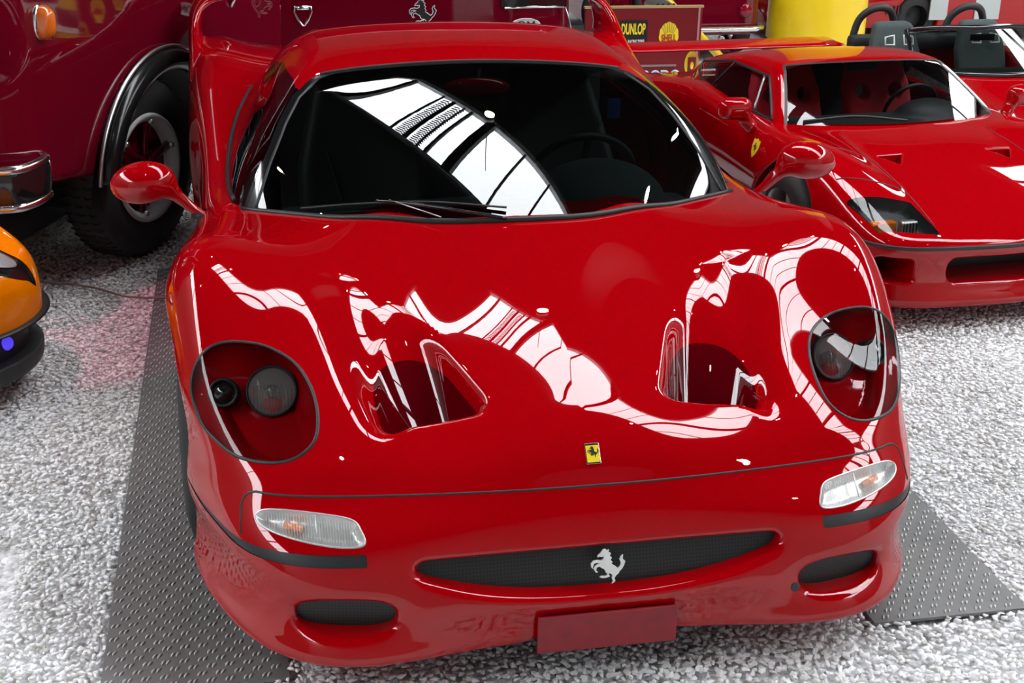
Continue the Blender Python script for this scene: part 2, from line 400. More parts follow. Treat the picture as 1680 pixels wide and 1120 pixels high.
# ------------------------------------------------------------------ hall
def struct(name, bm, m, **k): o = bmobj(name, bm, m, **k); o['kind'] = 'structure'; return o
CONC = mat('dark_hall_wall', (.11, .105, .105), rough=.8, noise=(1.5, .3)); CEIL = mat('black_ceiling', (.008, .008, .009), rough=.9)
def gravel_mat():
    m, nt, b = nodemat('gravel_bed'); b.inputs['Roughness'].default_value = .85
    tc = nt.nodes.new('ShaderNodeTexCoord'); vo = nt.nodes.new('ShaderNodeTexVoronoi'); vo.inputs['Scale'].default_value = 62
    cr = nt.nodes.new('ShaderNodeValToRGB'); cr.color_ramp.elements[0].color = (.50, .49, .48, 1); cr.color_ramp.elements[1].color = (.90, .90, .92, 1)
    nt.links.new(tc.outputs['Object'], vo.inputs['Vector']); sx = nt.nodes.new('ShaderNodeSeparateColor'); nt.links.new(vo.outputs['Color'], sx.inputs[0]); nt.links.new(sx.outputs[0], cr.inputs[0]); nt.links.new(cr.outputs[0], b.inputs['Base Color'])
    bp = nt.nodes.new('ShaderNodeBump'); bp.inputs['Strength'].default_value = 1; bp.inputs['Distance'].default_value = .008; bp.invert = True; nt.links.new(vo.outputs['Distance'], bp.inputs['Height']); nt.links.new(bp.outputs[0], b.inputs['Normal']); return m
bm = bmesh.new(); add_box(bm, (1.0, 4.0, -.06), (24, 26, .08)); fl = struct('floor', bm, gravel_mat()); fl['label'] = 'white marble gravel ground'
def stone_mat():
    m, nt, b = nodemat('marble_chips'); b.inputs['Roughness'].default_value = .55
    oi = nt.nodes.new('ShaderNodeAttribute'); oi.attribute_name = 'tone'; cr = nt.nodes.new('ShaderNodeValToRGB'); e = cr.color_ramp.elements
    e[0].color = (.48, .47, .44, 1); e[1].color = (.93, .93, .94, 1); x = e.new(.10); x.color = (.76, .74, .70, 1); x = e.new(.4); x.color = (.90, .90, .91, 1)
    nt.links.new(oi.outputs['Fac'], cr.inputs[0]); nt.links.new(cr.outputs[0], b.inputs['Base Color']); return m
STONE = stone_mat()
PL = [(-1.19, -.745, .235, 3.36), (.765, 1.20, .215, 4.6)]
def hull_stone(k):
    r = np.random.default_rng(100+k); P = r.normal(size=(11, 3)); P /= np.linalg.norm(P, axis=1, keepdims=True); P *= r.uniform(.8, 1.0, (11, 1))*[1, .78, .55]
    bm = bmesh.new(); [bm.verts.new(p) for p in P]; g = bmesh.ops.convex_hull(bm, input=bm.verts); bmesh.ops.delete(bm, geom=[v for v in bm.verts if not v.link_faces], context='VERTS'); bm.verts.index_update()
    V = np.array([v.co[:] for v in bm.verts]); F = np.array([[v.index for v in f.verts] for f in bm.faces]); bm.free(); return V, F
ST = [hull_stone(k) for k in range(8)]
def rotm(n, r):
    q = r.normal(size=(n, 4)); q /= np.linalg.norm(q, axis=1, keepdims=True); w, x, y, z = q.T
    return np.stack([1-2*(y*y+z*z), 2*(x*y-w*z), 2*(x*z+w*y), 2*(x*y+w*z), 1-2*(x*x+z*z), 2*(y*z-w*x), 2*(x*z-w*y), 2*(y*z+w*x), 1-2*(x*x+y*y)], 1).reshape(n, 3, 3)
def tiltm(n, r):
    a = r.uniform(0, 2*np.pi, n); b = r.uniform(0, 2*np.pi, n); t = np.abs(r.normal(0, .45, n)); ca, sa, cb, sb, ct, st = np.cos(a), np.sin(a), np.cos(b), np.sin(b), np.cos(t), np.sin(t); z = 0*a; o = z+1
    A = np.stack([ca, -sa, z, sa, ca, z, z, z, o], 1).reshape(n, 3, 3); T = np.stack([o, z, z, z, ct, -st, z, st, ct], 1).reshape(n, 3, 3); B = np.stack([cb, -sb, z, sb, cb, z, z, z, o], 1).reshape(n, 3, 3); return A@T@B
def in_view(P, pad=40):
    d = P-CAM_P; z = d@_f; return (np.abs(CAM_F*(d@_r)/z) < 840+pad) & (np.abs(CAM_F*(d@_u)/z) < 560+pad)
r = np.random.default_rng(5); pts = []
for (x0, x1, y0, y1, sp_) in ((-1.45, 2.0, -.35, 1.0, .0172), (-2.6, -1.0, 1.0, 4.8, .0180), (1.0, 3.4, 1.0, 3.0, .0180), (-1.0, 1.0, 1.0, 2.2, .03)):
    gx, gy = np.meshgrid(np.arange(x0, x1, sp_), np.arange(y0, y1, sp_)); p = np.stack([gx.ravel(), gy.ravel()], 1); p += r.uniform(-.55, .55, p.shape)*sp_; pts.append(np.column_stack([p, np.full(len(p), sp_)]))
pts = np.concatenate(pts)
keep = in_view(np.column_stack([pts[:, :2], np.zeros(len(pts))]), 160)
for a, b, c_, d_ in PL: keep &= ~((pts[:, 0] > a-.002) & (pts[:, 0] < b+.002) & (pts[:, 1] > c_+.012*np.sin(pts[:, 0]*40)) & (pts[:, 1] < d_))
for (cx_, cy_, rr) in ((-1.27, 3.6, .0),): pass
pts = pts[keep]; size = pts[:, 2]*r.uniform(.52, .98, len(pts)); zz = r.uniform(-.008, .003, len(pts)); rot = tiltm(len(pts), r); kind = r.integers(0, 8, len(pts))
dist = np.hypot(pts[:, 0]-CAM_P[0], pts[:, 1]-CAM_P[1]); vis = in_view(np.column_stack([pts[:, :2], np.zeros(len(pts))]), -6) & (pts[:, 1] < .22) & ~((pts[:, 0] > -.9) & (pts[:, 0] < .95) & (pts[:, 1] > .16))
order = np.argsort(np.where(vis, dist-size*20, 1e9)); single = order[:300]; mask = np.ones(len(pts), bool); mask[single] = False
Vs = []; Fs = []; Ts = []; o_ = 0
for k in range(8):
    q = np.where(mask & (kind == k))[0]; V, F = ST[k]; X = np.einsum('nij,vj->nvi', rot[q], V)*size[q][:, None, None]; X[:, :, 2] *= .8
    X += np.column_stack([pts[q, :2], zz[q]])[:, None, :]; Vs.append(X.reshape(-1, 3)); Fs.append((F[None]+(np.arange(len(q))*len(V))[:, None, None]+o_).reshape(-1, 3)); Ts.append(np.repeat(r.uniform(0, 1, len(q)), len(V))); o_ += len(q)*len(V)
g = mobj('gravel', np.concatenate(Vs), np.concatenate(Fs), STONE, fl, smooth=False); g['kind'] = 'stuff'; at = g.data.attributes.new('tone', 'FLOAT', 'POINT'); at.data.foreach_set('value', np.concatenate(Ts).astype(np.float32))
print('gravel stones', len(pts))
smesh = []
for k in range(8):
    for t in range(3):
        V, F = ST[k]; me = bpy.data.meshes.new('stone'); me.from_pydata(V.tolist(), [], F.tolist()); me.materials.append(STONE); at = me.attributes.new('tone', 'FLOAT', 'POINT'); at.data.foreach_set('value', np.full(len(V), (.2, .55, .9)[t], np.float32)); smesh.append(me)
for i in single:
    o = bpy.data.objects.new('stone', smesh[kind[i]*3+int(r.integers(0, 3))]); S.collection.objects.link(o); o.parent = fl
    o.matrix_local = Matrix.Translation((pts[i, 0], pts[i, 1], zz[i]+.002)) @ Matrix(rot[i].tolist()).to_4x4() @ Matrix.Diagonal((size[i],)*3+(1,))
# chequer plates
PLM = mat('steel_plate', (.24, .24, .238), rough=.42, metal=.55, noise=(6, .25)); BUMP = mat('plate_pattern', (.55, .55, .54), rough=.45, metal=.3)
for (a, b, c_, d_), lab in zip(PL, ('grey steel chequer plate on the gravel along the left flank of the central car', 'grey steel chequer plate on the gravel under the right side of the central car')):
    bm = bmesh.new(); add_box(bm, ((a+b)/2, (c_+d_)/2, .002), (b-a, d_-c_, .008)); p = bmobj('chequer_plate', bm, PLM); p['label'] = lab; p['category'] = 'plate'
    parts = []; i = 0
    V0, F0 = tube_mesh(np.array([(-.011, 0, 0), (-.004, .001, .0015), (.004, .001, .0015), (.011, -.001, 0)]), [.0006, .0032, .0032, .0006], seg=5, flat=(.7, 1), up=(0, 0, 1))
    Vb = []; Fb = []; o_ = 0
    for yy in np.arange(c_+.02, min(d_, 3.4), .030):
        i += 1
        for xx in np.arange(a+.018+(.022 if i % 2 else 0), b-.015, .044):
            an = math.radians(62 if i % 2 else 62) ; ca, sa = math.cos(an), math.sin(an)
            for dx in (-.006, .006):
                X = np.asarray(V0); Vb.append(np.column_stack([X[:, 0]*ca-X[:, 1]*sa+xx+dx, X[:, 0]*sa+X[:, 1]*ca+yy, X[:, 2]+.0062])); Fb += [tuple(j+o_ for j in f) for f in F0]; o_ += len(X)
    pb = mobj('tread_pattern', np.concatenate(Vb), Fb, BUMP, p); pb['kind'] = 'stuff'
# cable on the gravel, brown stains
P = smooth_path([(-1.95, 3.30, .016), (-1.639, 3.202, .018), (-1.45, 3.12, .016), (-1.30, 2.98, .018), (-1.12, 2.94, .018), (-.9, 2.9, .02)], 8)
v, f_ = tube_mesh(P, .0045, seg=6); cb = mobj('cable', v, f_, mat('brown_cable', (.26, .16, .14), rough=.6)); cb['label'] = 'thin brown cable lying across the gravel left of the central car'; cb['category'] = 'cable'
# shell of the hall
def wall(name, c, s): bm = bmesh.new(); add_box(bm, c, s); return struct(name, bm, CONC)
wall('wall_back', (1, 16.9, 4.1), (24, .2, 8.6)); wall('wall_front', (1, -8.9, 4.1), (24, .2, 8.6)).data.materials[0] = mat('pale_hall_wall', (.34, .33, .33), rough=.9, noise=(1.2, .12)); wall('wall_left', (-10.9, 4, 4.1), (.2, 26, 8.6)); wall('wall_right', (12.9, 4, 4.1), (.2, 26, 8.6))
bm = bmesh.new(); add_box(bm, (1, 4, 8.75), (24, 26, .12)); struct('ceiling', bm, CEIL)
v, f_ = lathe([(.405, 0), (.405, 2.9)], 48, Matrix.Translation((3.946, 8.25, 0))); col = mobj('column', v, f_, mat('yellow_pillar_paint', (.80, .56, .006), rough=.4, coat=.3, noise=(2, .06))); col['kind'] = 'structure'; col['label'] = 'thick yellow round pillar'
v, f_ = lathe([(.43, 0), (.43, .12), (.406, .13)], 48, Matrix.Translation((3.946, 8.25, 0))); mobj('pillar_foot', v, f_, BLACK, col)
v, f_ = lathe([(.40, 2.9), (.40, 8.69)], 48, Matrix.Translation((3.946, 8.25, 0))); mobj('darkened_pillar_top', v, f_, CONC, col, label='unseen upper part, made dark against a yellow reflection on the hood')  # unseen top darkened so the hood mirrors no yellow there
# skylights: glazed strips with bars and girders; the side ones are added fill
SKY = mat('skylight_glazing', (.8, .8, .8), rough=.5, emit=(.93, .97, 1.0), estr=SKY_STR)
def skylight(cx, cy, ang, L, w, z, n_, net=False, idx=1):
    root = bpy.data.objects.new('window_%d' % idx, None); link(root); root.location = (cx, cy, z); root.rotation_euler = (0, 0, math.radians(ang)); root['kind'] = 'structure'
    step = L/n_
    bars = [(0, 0), (.38, 0), (1.38, 0), (1.80, 1), (2.70, 0)] if net else []
    x_ = 3.5 if net else 0.0; i = 0
    while x_ < L: bars.append((x_, i % 3 == 1)); x_ += .9 if net else step; i += 1
    bars.append((L, 0))
    for (xa, _), (xb, _) in zip(bars[:-1], bars[1:]): bm = bmesh.new(); add_box(bm, ((xa+xb)/2, 0, 0), (xb-xa, w, .02)); bmobj('pane', bm, SKY, root)
    for xa, big in bars: bm = bmesh.new(); add_box(bm, (xa, 0, -.10), (.16 if big else .04, w+.1, .20 if big else .08)); bmobj('glazing_bar', bm, CEIL, root)
    for s in (-1, 1): bm = bmesh.new(); add_box(bm, (L/2, s*(w/2+.05), -.08), (L+.2, .1, .2)); bmobj('window_frame', bm, SATINP, root)
    if net:
        for k, x0 in enumerate((.92, 1.13)):
            tb_ = []
            for j in range(int(w/.075)):
                for q in range(2): tb_.append(tube_mesh(np.array([(x0+q*.085-.04, -w/2+j*.075, -.07), (x0+q*.085+.04, -w/2+j*.075+.05, -.07)]), .018, seg=4))
            v, f_ = merge(tb_); o = mobj('perforated_blind', v, f_, CEIL, root); o['kind'] = 'stuff'
            bm = bmesh.new(); [add_box(bm, (x0+dx, 0, -.07), (.03, w, .02)) for dx in (-.09, .09)]; bmobj('blind_edge', bm, CEIL, root)
SATINP = mat('grey_frame', (.25, .26, .27), rough=.5)
for i_, a in enumerate(SKYLIGHTS): skylight(*a[:7], net=a[7], idx=i_+1)
sl = bpy.data.lights.new('pink_fill_light', 'SPOT'); so_ = bpy.data.objects.new('pink_fill_light', sl); link(so_); so_.location = PINK_FILL[0]; so_.rotation_euler = (Vector(PINK_FILL[1])-Vector(PINK_FILL[0])).to_track_quat('-Z', 'Y').to_euler()  # added lamp, stands in for red light bouncing off the bodywork
sl.energy = PINK_FILL[2]; sl.color = PINK_FILL[3]; sl.spot_size = math.radians(14); sl.spot_blend = .12; sl.shadow_soft_size = .05
# ceiling spot lamps (small bright fittings)
SPOTM = mat('lamp_glass', (.8, .8, .8), emit=(.86, .88, 1.0), estr=260.0); SPOTW = mat('warm_lamp_glass', (.8, .8, .8), emit=(1.0, .72, .42), estr=200.0)
first = None
for i_, (x, y, z, warm, lab_) in enumerate(SPOTS):
    t = thing('ceiling_spot', 'small %s ceiling spot lamp hanging %s' % ('warm' if warm else 'cool white', lab_), 'lamp', (x, y, z), 0, 'ceiling spot lamps')
    v, f_ = lathe([(.05, .16), (.085, .14), (.09, 0), (.075, .0), (.07, .02)], 20); mobj('housing', v, f_, BLACK, t)
    v, f_ = lathe([(.0005, -.01), (.04, -.005), (.07, .02)], 20); mobj('lamp_glass', v, f_, SPOTW if warm else SPOTM, t)
    v, f_ = tube_mesh([(0, 0, .15), (0, 0, 8.69-z)], .008, seg=6); mobj('cord', v, f_, BLACK, t)
# ------------------------------------------------------------------ the main sports car: body surface
ZL = [0.08, 0.12, 0.17, 0.225, 0.28, 0.35, 0.41, 0.465, 0.60, 0.80]
PLAN = {
 0.08: [(0, .16), (.15, .16), (.31, .15), (.46, .125), (.6, .12), (.68, .15), (.76, .21), (.85, .35), (.93, .55), (.965, .8), (.97, 1.0)],
 0.12: [(0, .118), (.15, .116), (.31, .105), (.46, .085), (.6, .083), (.69, .112), (.785, .182), (.875, .323), (.95, .53), (.985, .8), (1.0, 1.0)],
 0.17: [(0, .108), (.15, .106), (.31, .100), (.46, .092), (.6, .094), (.69, .123), (.782, .19), (.87, .332), (.945, .54), (.985, .8), (1.0, 1.0)],
 0.225: [(0, .096), (.15, .095), (.31, .096), (.46, .102), (.61, .120), (.70, .146), (.785, .212), (.865, .345), (.938, .54), (.99, .8), (1.012, 1.0)],
 0.28: [(0, .098), (.15, .100), (.31, .106), (.46, .118), (.61, .130), (.70, .152), (.79, .22), (.868, .345), (.938, .54), (.995, .8), (1.02, 1.0)],
 0.35: [(0, .150), (.15, .149), (.31, .146), (.445, .141), (.56, .138), (.67, .15), (.755, .182), (.82, .24), (.875, .335), (.935, .48), (.998, .77), (1.028, 1.0)],
 0.41: [(0, .180), (.15, .178), (.31, .172), (.45, .168), (.56, .170), (.67, .188), (.755, .215), (.82, .268), (.873, .35), (.93, .48), (.998, .77), (1.03, 1.0)],
 0.465: [(0, .212), (.15, .211), (.31, .215), (.5, .232), (.67, .258), (.77, .282), (.83, .325), (.875, .39), (.925, .51), (.998, .78), (1.032, 1.0)],
 0.60: [(0, .20), (.15, .20), (.31, .205), (.5, .225), (.67, .255), (.77, .29), (.835, .345), (.88, .42), (.925, .53), (.995, .79), (1.028, 1.0)],
 0.80: [(0, .20), (.15, .20), (.31, .205), (.5, .225), (.67, .26), (.77, .30), (.83, .36), (.87, .43), (.912, .55), (.97, .8), (1.0, 1.0)]}
TH = np.radians([0, 6, 12, 18, 24, 30, 36, 42, 48, 54, 62, 72, 82, 90])
RT = []
for z in ZL:
    p = np.array(PLAN[z]); th = np.arctan2(p[:, 0], 1.0-p[:, 1]); rr = np.hypot(p[:, 0], 1.0-p[:, 1])
    RT.append((spl_weights(th, TH)@rr))
TR = Tab(ZL, TH, RT)
YX = [0.8, 1.0, 1.3, 1.7, 2.2, 2.8, 3.4, 4.0, 4.5]
TX = Tab([.1, .25, .4, .6, .8], YX, [
 [.985, 1.00, 1.0, .99, .985, .99, .995, .93, .80],
 [.995, 1.015, 1.005, .985, .97, .98, 1.01, .945, .82],
 [1.00, 1.028, 1.015, .975, .945, .97, 1.02, .96, .84],
 [.998, 1.03, 1.015, .965, .94, .97, 1.02, .96, .84],
 [.975, 1.00, .985, .94, .925, .955, 1.0, .955, .84]])
HX = [0, .12, .25, .38, .5, .62, .74, .84, .92, 1.0]
HY = [.05, .2, .3, .43, .6, .8, 1.0, 1.25, 1.6, 2.0, 2.5, 3.0, 3.5, 4.0, 4.5]
TH_ = [
 #  .05   .2    .3    .43   .6    .8   1.0   1.25  1.6   2.0   2.5  3.0  3.5  4.0  4.5
 [.300, .445, .550, .612, .672, .728, .772, .817, .880, .78, .78, .90, .92, .86, .80],
 [.300, .445, .547, .607, .666, .722, .767, .814, .875, .78, .78, .90, .92, .86, .80],
 [.295, .442, .528, .588, .647, .705, .751, .804, .862, .78, .78, .90, .92, .86, .80],
 [.290, .435, .515, .575, .632, .690, .743, .799, .845, .775, .78, .89, .92, .86, .80],
 [.285, .425, .508, .582, .645, .708, .760, .798, .798, .77, .785, .89, .915, .865, .80],
 [.275, .410, .500, .588, .660, .742, .792, .805, .788, .765, .79, .885, .915, .87, .81],
 [.265, .385, .475, .560, .650, .760, .822, .818, .782, .765, .80, .885, .925, .885, .83],
 [.250, .360, .445, .535, .652, .792, .852, .830, .780, .765, .815, .89, .94, .91, .85],
 [.235, .335, .415, .510, .645, .800, .855, .825, .768, .76, .815, .885, .935, .925, .86],
 [.200, .290, .370, .470, .600, .750, .810, .780, .725, .72, .78, .85, .90, .89, .82]]
TH0 = Tab(HX, HY, TH_)
def smooth_tab(t, lam, pin=None):
    def mat_(k):
        n = len(k); D = np.zeros((n-2, n)); k = np.asarray(k, float)
        for i in range(n-2):
            h0 = k[i+1]-k[i]; h1 = k[i+2]-k[i+1]
            D[i, i] = 2/(h0*(h0+h1)); D[i, i+1] = -2/(h0*h1); D[i, i+2] = 2/(h1*(h0+h1)); D[i] *= ((h0+h1)/2)**.5
        return np.linalg.inv(np.eye(n)+lam*D.T@D)
    t.T = mat_(t.a)@t.T@mat_(t.b).T
smooth_tab(TH0, 4e-5); smooth_tab(TX, 2e-4)
def duct_vol(x, y, z):
    """hood air outlet: negative inside the recess"""
    A = np.array([.455, .98]); B = np.array([.215, .436])       # inner edge (plan), apex to front
    C = np.array([.508, .412]); D = np.array([.540, .98])        # outer edge
    def side(P, Q):      # distance right of P->Q
        d = (Q-P)/np.hypot(*(Q-P)); return (x-P[0])*d[1]-(y-P[1])*d[0]
    u = np.clip((1.0-y)/.57, 0, 1.2); floor = .785-.46*u**1.45+.7*np.maximum(y-.97, 0)
    inner = -(side(B, A))-(z-.60)*0.22
    outer = (side(C, D)-(z-.61)*.38)*0.93
    front = (.436-.06*(x-.215)-y)
    v = smax(outer, (floor-z)*.72, .15); v = smax(v, inner, .06)
    return smax(v, front, .06)
def duct_k(x, y):
    w = np.clip((x-(.40+.12*(y-.43)))/.10, 0, 1); return .020+.05*w*w*(3-2*w)
def f_front(x, y, z):
    th = np.arctan2(x, 1.0-y); return np.hypot(x, 1.0-y)-TR(z, np.clip(th, 0, math.pi/2))
HOOP = smooth_path([(.955, .80, 0), (.972, .90, 0), (.975, .98, 0), (.962, 1.04, 0), (.925, 1.085, 0), (.86, 1.108, 0), (.76, 1.115, 0), (.4, 1.118, 0), (-.1, 1.118, 0)], 4)[:, :2]
def f50(x, y, z):
    x = np.abs(x)
    H = TH0(x, y); fH = (z-H)*0.86
    w = np.clip((y-.8)/.2, 0, 1); w = w*w*(3-2*w)
    fp = np.where(w < 1, f_front(x, np.minimum(y, 1.0), z), 0); fx = np.where(w > 0, x-TX(z, y), 0)
    side = (1-w)*fp+w*fx
    f = smax(fH, side, .075)
    f = smax(f, y-4.25, .20)
    f = smax(f, .115-z, .02)
    # rear wing hoop growing out of the fenders
    q = (y > 3.2) & (z > .7)
    if np.any(q):
        xq, yq, zq = x[q], y[q], z[q]
        pth = HOOP; dd = np.full(xq.shape, 9.0)
        for (ax, az), (bx, bz) in zip(pth[:-1], pth[1:]):
            ex, ez = bx-ax, bz-az; t = np.clip(((xq-ax)*ex+(zq-az)*ez)/(ex*ex+ez*ez), 0, 1); dd = np.minimum(dd, np.hypot(xq-ax-t*ex, zq-az-t*ez))
        yc = np.interp(zq, [.85, 1.0, 1.12], [3.75, 3.98, 4.10]); ch = np.interp(zq, [.85, .95, 1.05, 1.12], [.42, .27, .19, .16])
        u = np.clip(np.abs(yq-yc)/ch, 0, 1.2); hp = smax(dd-.030*np.sqrt(np.clip(1-u*u, .05, 1)), np.abs(yq-yc)-ch, .03)
        f = f.copy(); f[q] = smin(f[q], hp, .05)
    # grille mouth
    zb = .246+.062*(x/.445)**2.4
    m = smax(smax(z-.343, zb-z, .02), x-.452, .04); m = smax(m, y-.28, .02)
    f = smax(f, -m, .022)
    # brake ducts
    e = ((np.abs(x-.608)/.114)**2.6+(np.abs(z-.226)/.042)**2.6)**(1/2.6)
    f = smax(f, -smax((e-1)*.03, y-.30, .01), .02)
    # tow-hook hole and hood outlets
    f = np.where((y > .3) & (y < 1.3), smax(f, -duct_vol(x, y, z), duct_k(x, y)), f)
    # wheel arches and engine bay opening
    for wy in (.985, 3.56):
        wz = .33; c = np.hypot(y-wy, z-wz)-.365; f = smax(f, -smax(c, .70-x, .03), .02)
    return f
def greenhouse(x, y, z):
    x = np.abs(x); yb = 1.25+.548*x*x; zb = .81-.059*x*x; yt = 2.075-.107*x*x; zt = 1.145-.092*x*x
    t = (y-yb)/(yt-yb); zw = zb+(zt-zb)*t+.05*t*(1-t); fw = (z-zw)*.92
    roof = Tab([0, .3, .5, .65, .9], [1.7, 2.05, 2.35, 2.7, 3.1, 3.6], [
        [1.11, 1.155, 1.182, 1.172, 1.10, .90], [1.10, 1.145, 1.174, 1.165, 1.09, .90], [1.07, 1.125, 1.155, 1.145, 1.07, .88],
        [1.03, 1.085, 1.12, 1.11, 1.03, .86], [.9, .96, 1.0, .99, .93, .80]])
    fr = (z-roof(x, y))*.97
    xs = Tab([.7, .85, 1.0, 1.15], [1.4, 1.8, 2.2, 2.7, 3.2, 3.7], [
        [.80, .855, .87, .86, .80, .70], [.745, .80, .81, .795, .72, .60], [.66, .70, .70, .685, .60, .48], [.57, .58, .58, .56, .46, .36]])
    fs = (x-xs(z, y))*.9
    f = smax(fw, fr, .035); f = smax(f, fs, .07)
    return smax(f, y-3.5, .05)
# ------------------------------------------------------------------ THE SPORTS CAR
car = thing('sports_car', 'large glossy red sports car in the centre with round headlights and yellow nose badge', 'car', (0, 2.2, 0))
CO = np.array([0, 2.2, 0])
def cm(name, V, F, m, nrm=None, label=None, parent=None, smooth=True):
    return mobj(name, np.asarray(V)-CO, F, m, parent or car, nrm=nrm, label=label, smooth=smooth)
def cseam(P, d, span, r, m=BLACK, name='seam', f=None, **k):
    Q = drop(f or f50, P, d, span); n = fgrad(f or f50, Q); Q = Q+n*k.pop('lift', 0.0)
    V, F = tube_mesh(Q, r, seg=6, up=n, **k); return cm(name, V, F, m), Q, n
V, F, n = surface(f50, (0, 0, .05), (1.15, 4.65, 1.22), .0085, proj=2)
gv = greenhouse(V[:, 0], V[:, 1], V[:, 2]); _, (V, F, n) = clip(V, F, n, gv+.015)
# headlight openings
HL = [(.820, .678), (.750, .670), (.690, .625), (.655, .548), (.643, .460), (.655, .393), (.703, .364), (.770, .374), (.842, .420), (.900, .500), (.937, .585), (.940, .640), (.890, .668)]
HLs = smooth_path(HL, 8, closed=True)[:, :2] if False else smooth_path([(a, b, 0) for a, b in HL], 8, closed=True)[:, :2]
def hl_sd(V):
    s = np.full(len(V), 1.0); q = (V[:, 1] < .85) & (np.abs(V[:, 0]) > .55) & (V[:, 2] > .40); s[q] = poly_sd(np.abs(V[q, 0]), V[q, 1], HLs); return s
hin, (V, F, n) = clip(V, F, n, hl_sd(V))
# turn signal openings (outline in the front view)
TS = smooth_path([(a, b, 0) for a, b in [(.561, .388), (.566, .412), (.590, .431), (.690, .441), (.768, .441), (.800, .430), (.797, .415), (.765, .404), (.690, .392), (.610, .384)]], 6, closed=True)[:, :2]
def ts_sd(V):
    s = np.full(len(V), 1.0); q = (V[:, 1] < .5) & (np.abs(V[:, 0]) > .5) & (V[:, 2] < .5) & (V[:, 2] > .3); s[q] = poly_sd(np.abs(V[q, 0]), V[q, 2], TS); return s
tin, (V, F, n) = clip(V, F, n, ts_sd(V))
# rub strip band
def strip_z(x, y): return .357+.05*np.clip(y-.14, 0, 1)
def strip_sd(V):
    x = np.abs(V[:, 0]); y = V[:, 1]; h = np.interp(y, [.15, .35, .6, .75], [.0125, .008, .0035, .003])
    return np.maximum(np.maximum(np.abs(V[:, 2]-strip_z(x, y))-h, .557-x), y-.68)
sin_, (V, F, n) = clip(V, F, n, strip_sd(V))
def bumper_sd(V):
    x = np.abs(V[:, 0]); y = V[:, 1]; z = V[:, 2]
    return np.maximum(np.minimum(smax(z-.465, x-.838, .04), z-strip_z(x, y)), y-1.05)
bin_, (V, F, n) = clip(V, F, n, bumper_sd(V))
OUTLET_SHADE = mat('outlet_shade_red', (.085, .0, .002), rough=.5, coat=1.0, coat_rough=.01, spec=0.0)  # body red darkened: the shade deep in the outlet is put into the colour
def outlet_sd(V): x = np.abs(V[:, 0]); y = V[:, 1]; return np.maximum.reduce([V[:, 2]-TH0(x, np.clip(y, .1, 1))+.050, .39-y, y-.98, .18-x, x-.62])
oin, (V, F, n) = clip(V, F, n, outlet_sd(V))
DOOR = smooth_path([(a, b, 0) for a, b in [(1.62, .28), (1.56, .50), (1.60, .73), (1.66, .84), (2.5, .86), (2.82, .84), (2.80, .60), (2.66, .30), (2.5, .22), (1.8, .22)]], 4, closed=True)[:, :2]
def door_sd(V):
    s = np.full(len(V), 1.0); q = (np.abs(V[:, 0]) > .80) & (V[:, 1] > 1.4) & (V[:, 1] < 3.0); s[q] = poly_sd(V[q, 1], V[q, 2], DOOR); return s
din, (V, F, n) = clip(V, F, n, door_sd(V))
def rear_sd(V): return 2.95-V[:, 1]
rin, (V, F, n) = clip(V, F, n, rear_sd(V))
wng, rin = clip(*rin, np.maximum(.955-rin[0][:, 2], 3.3-rin[0][:, 1]))
cm('rear_wing', *wng[:2], RED, wng[2], label='red hoop-shaped rear wing')
cm('front_bodywork', V, F, RED, n)
cm('front_bumper', *bin_[:2], RED, bin_[2]); cm('rear_bodywork', *rin[:2], RED, rin[2])
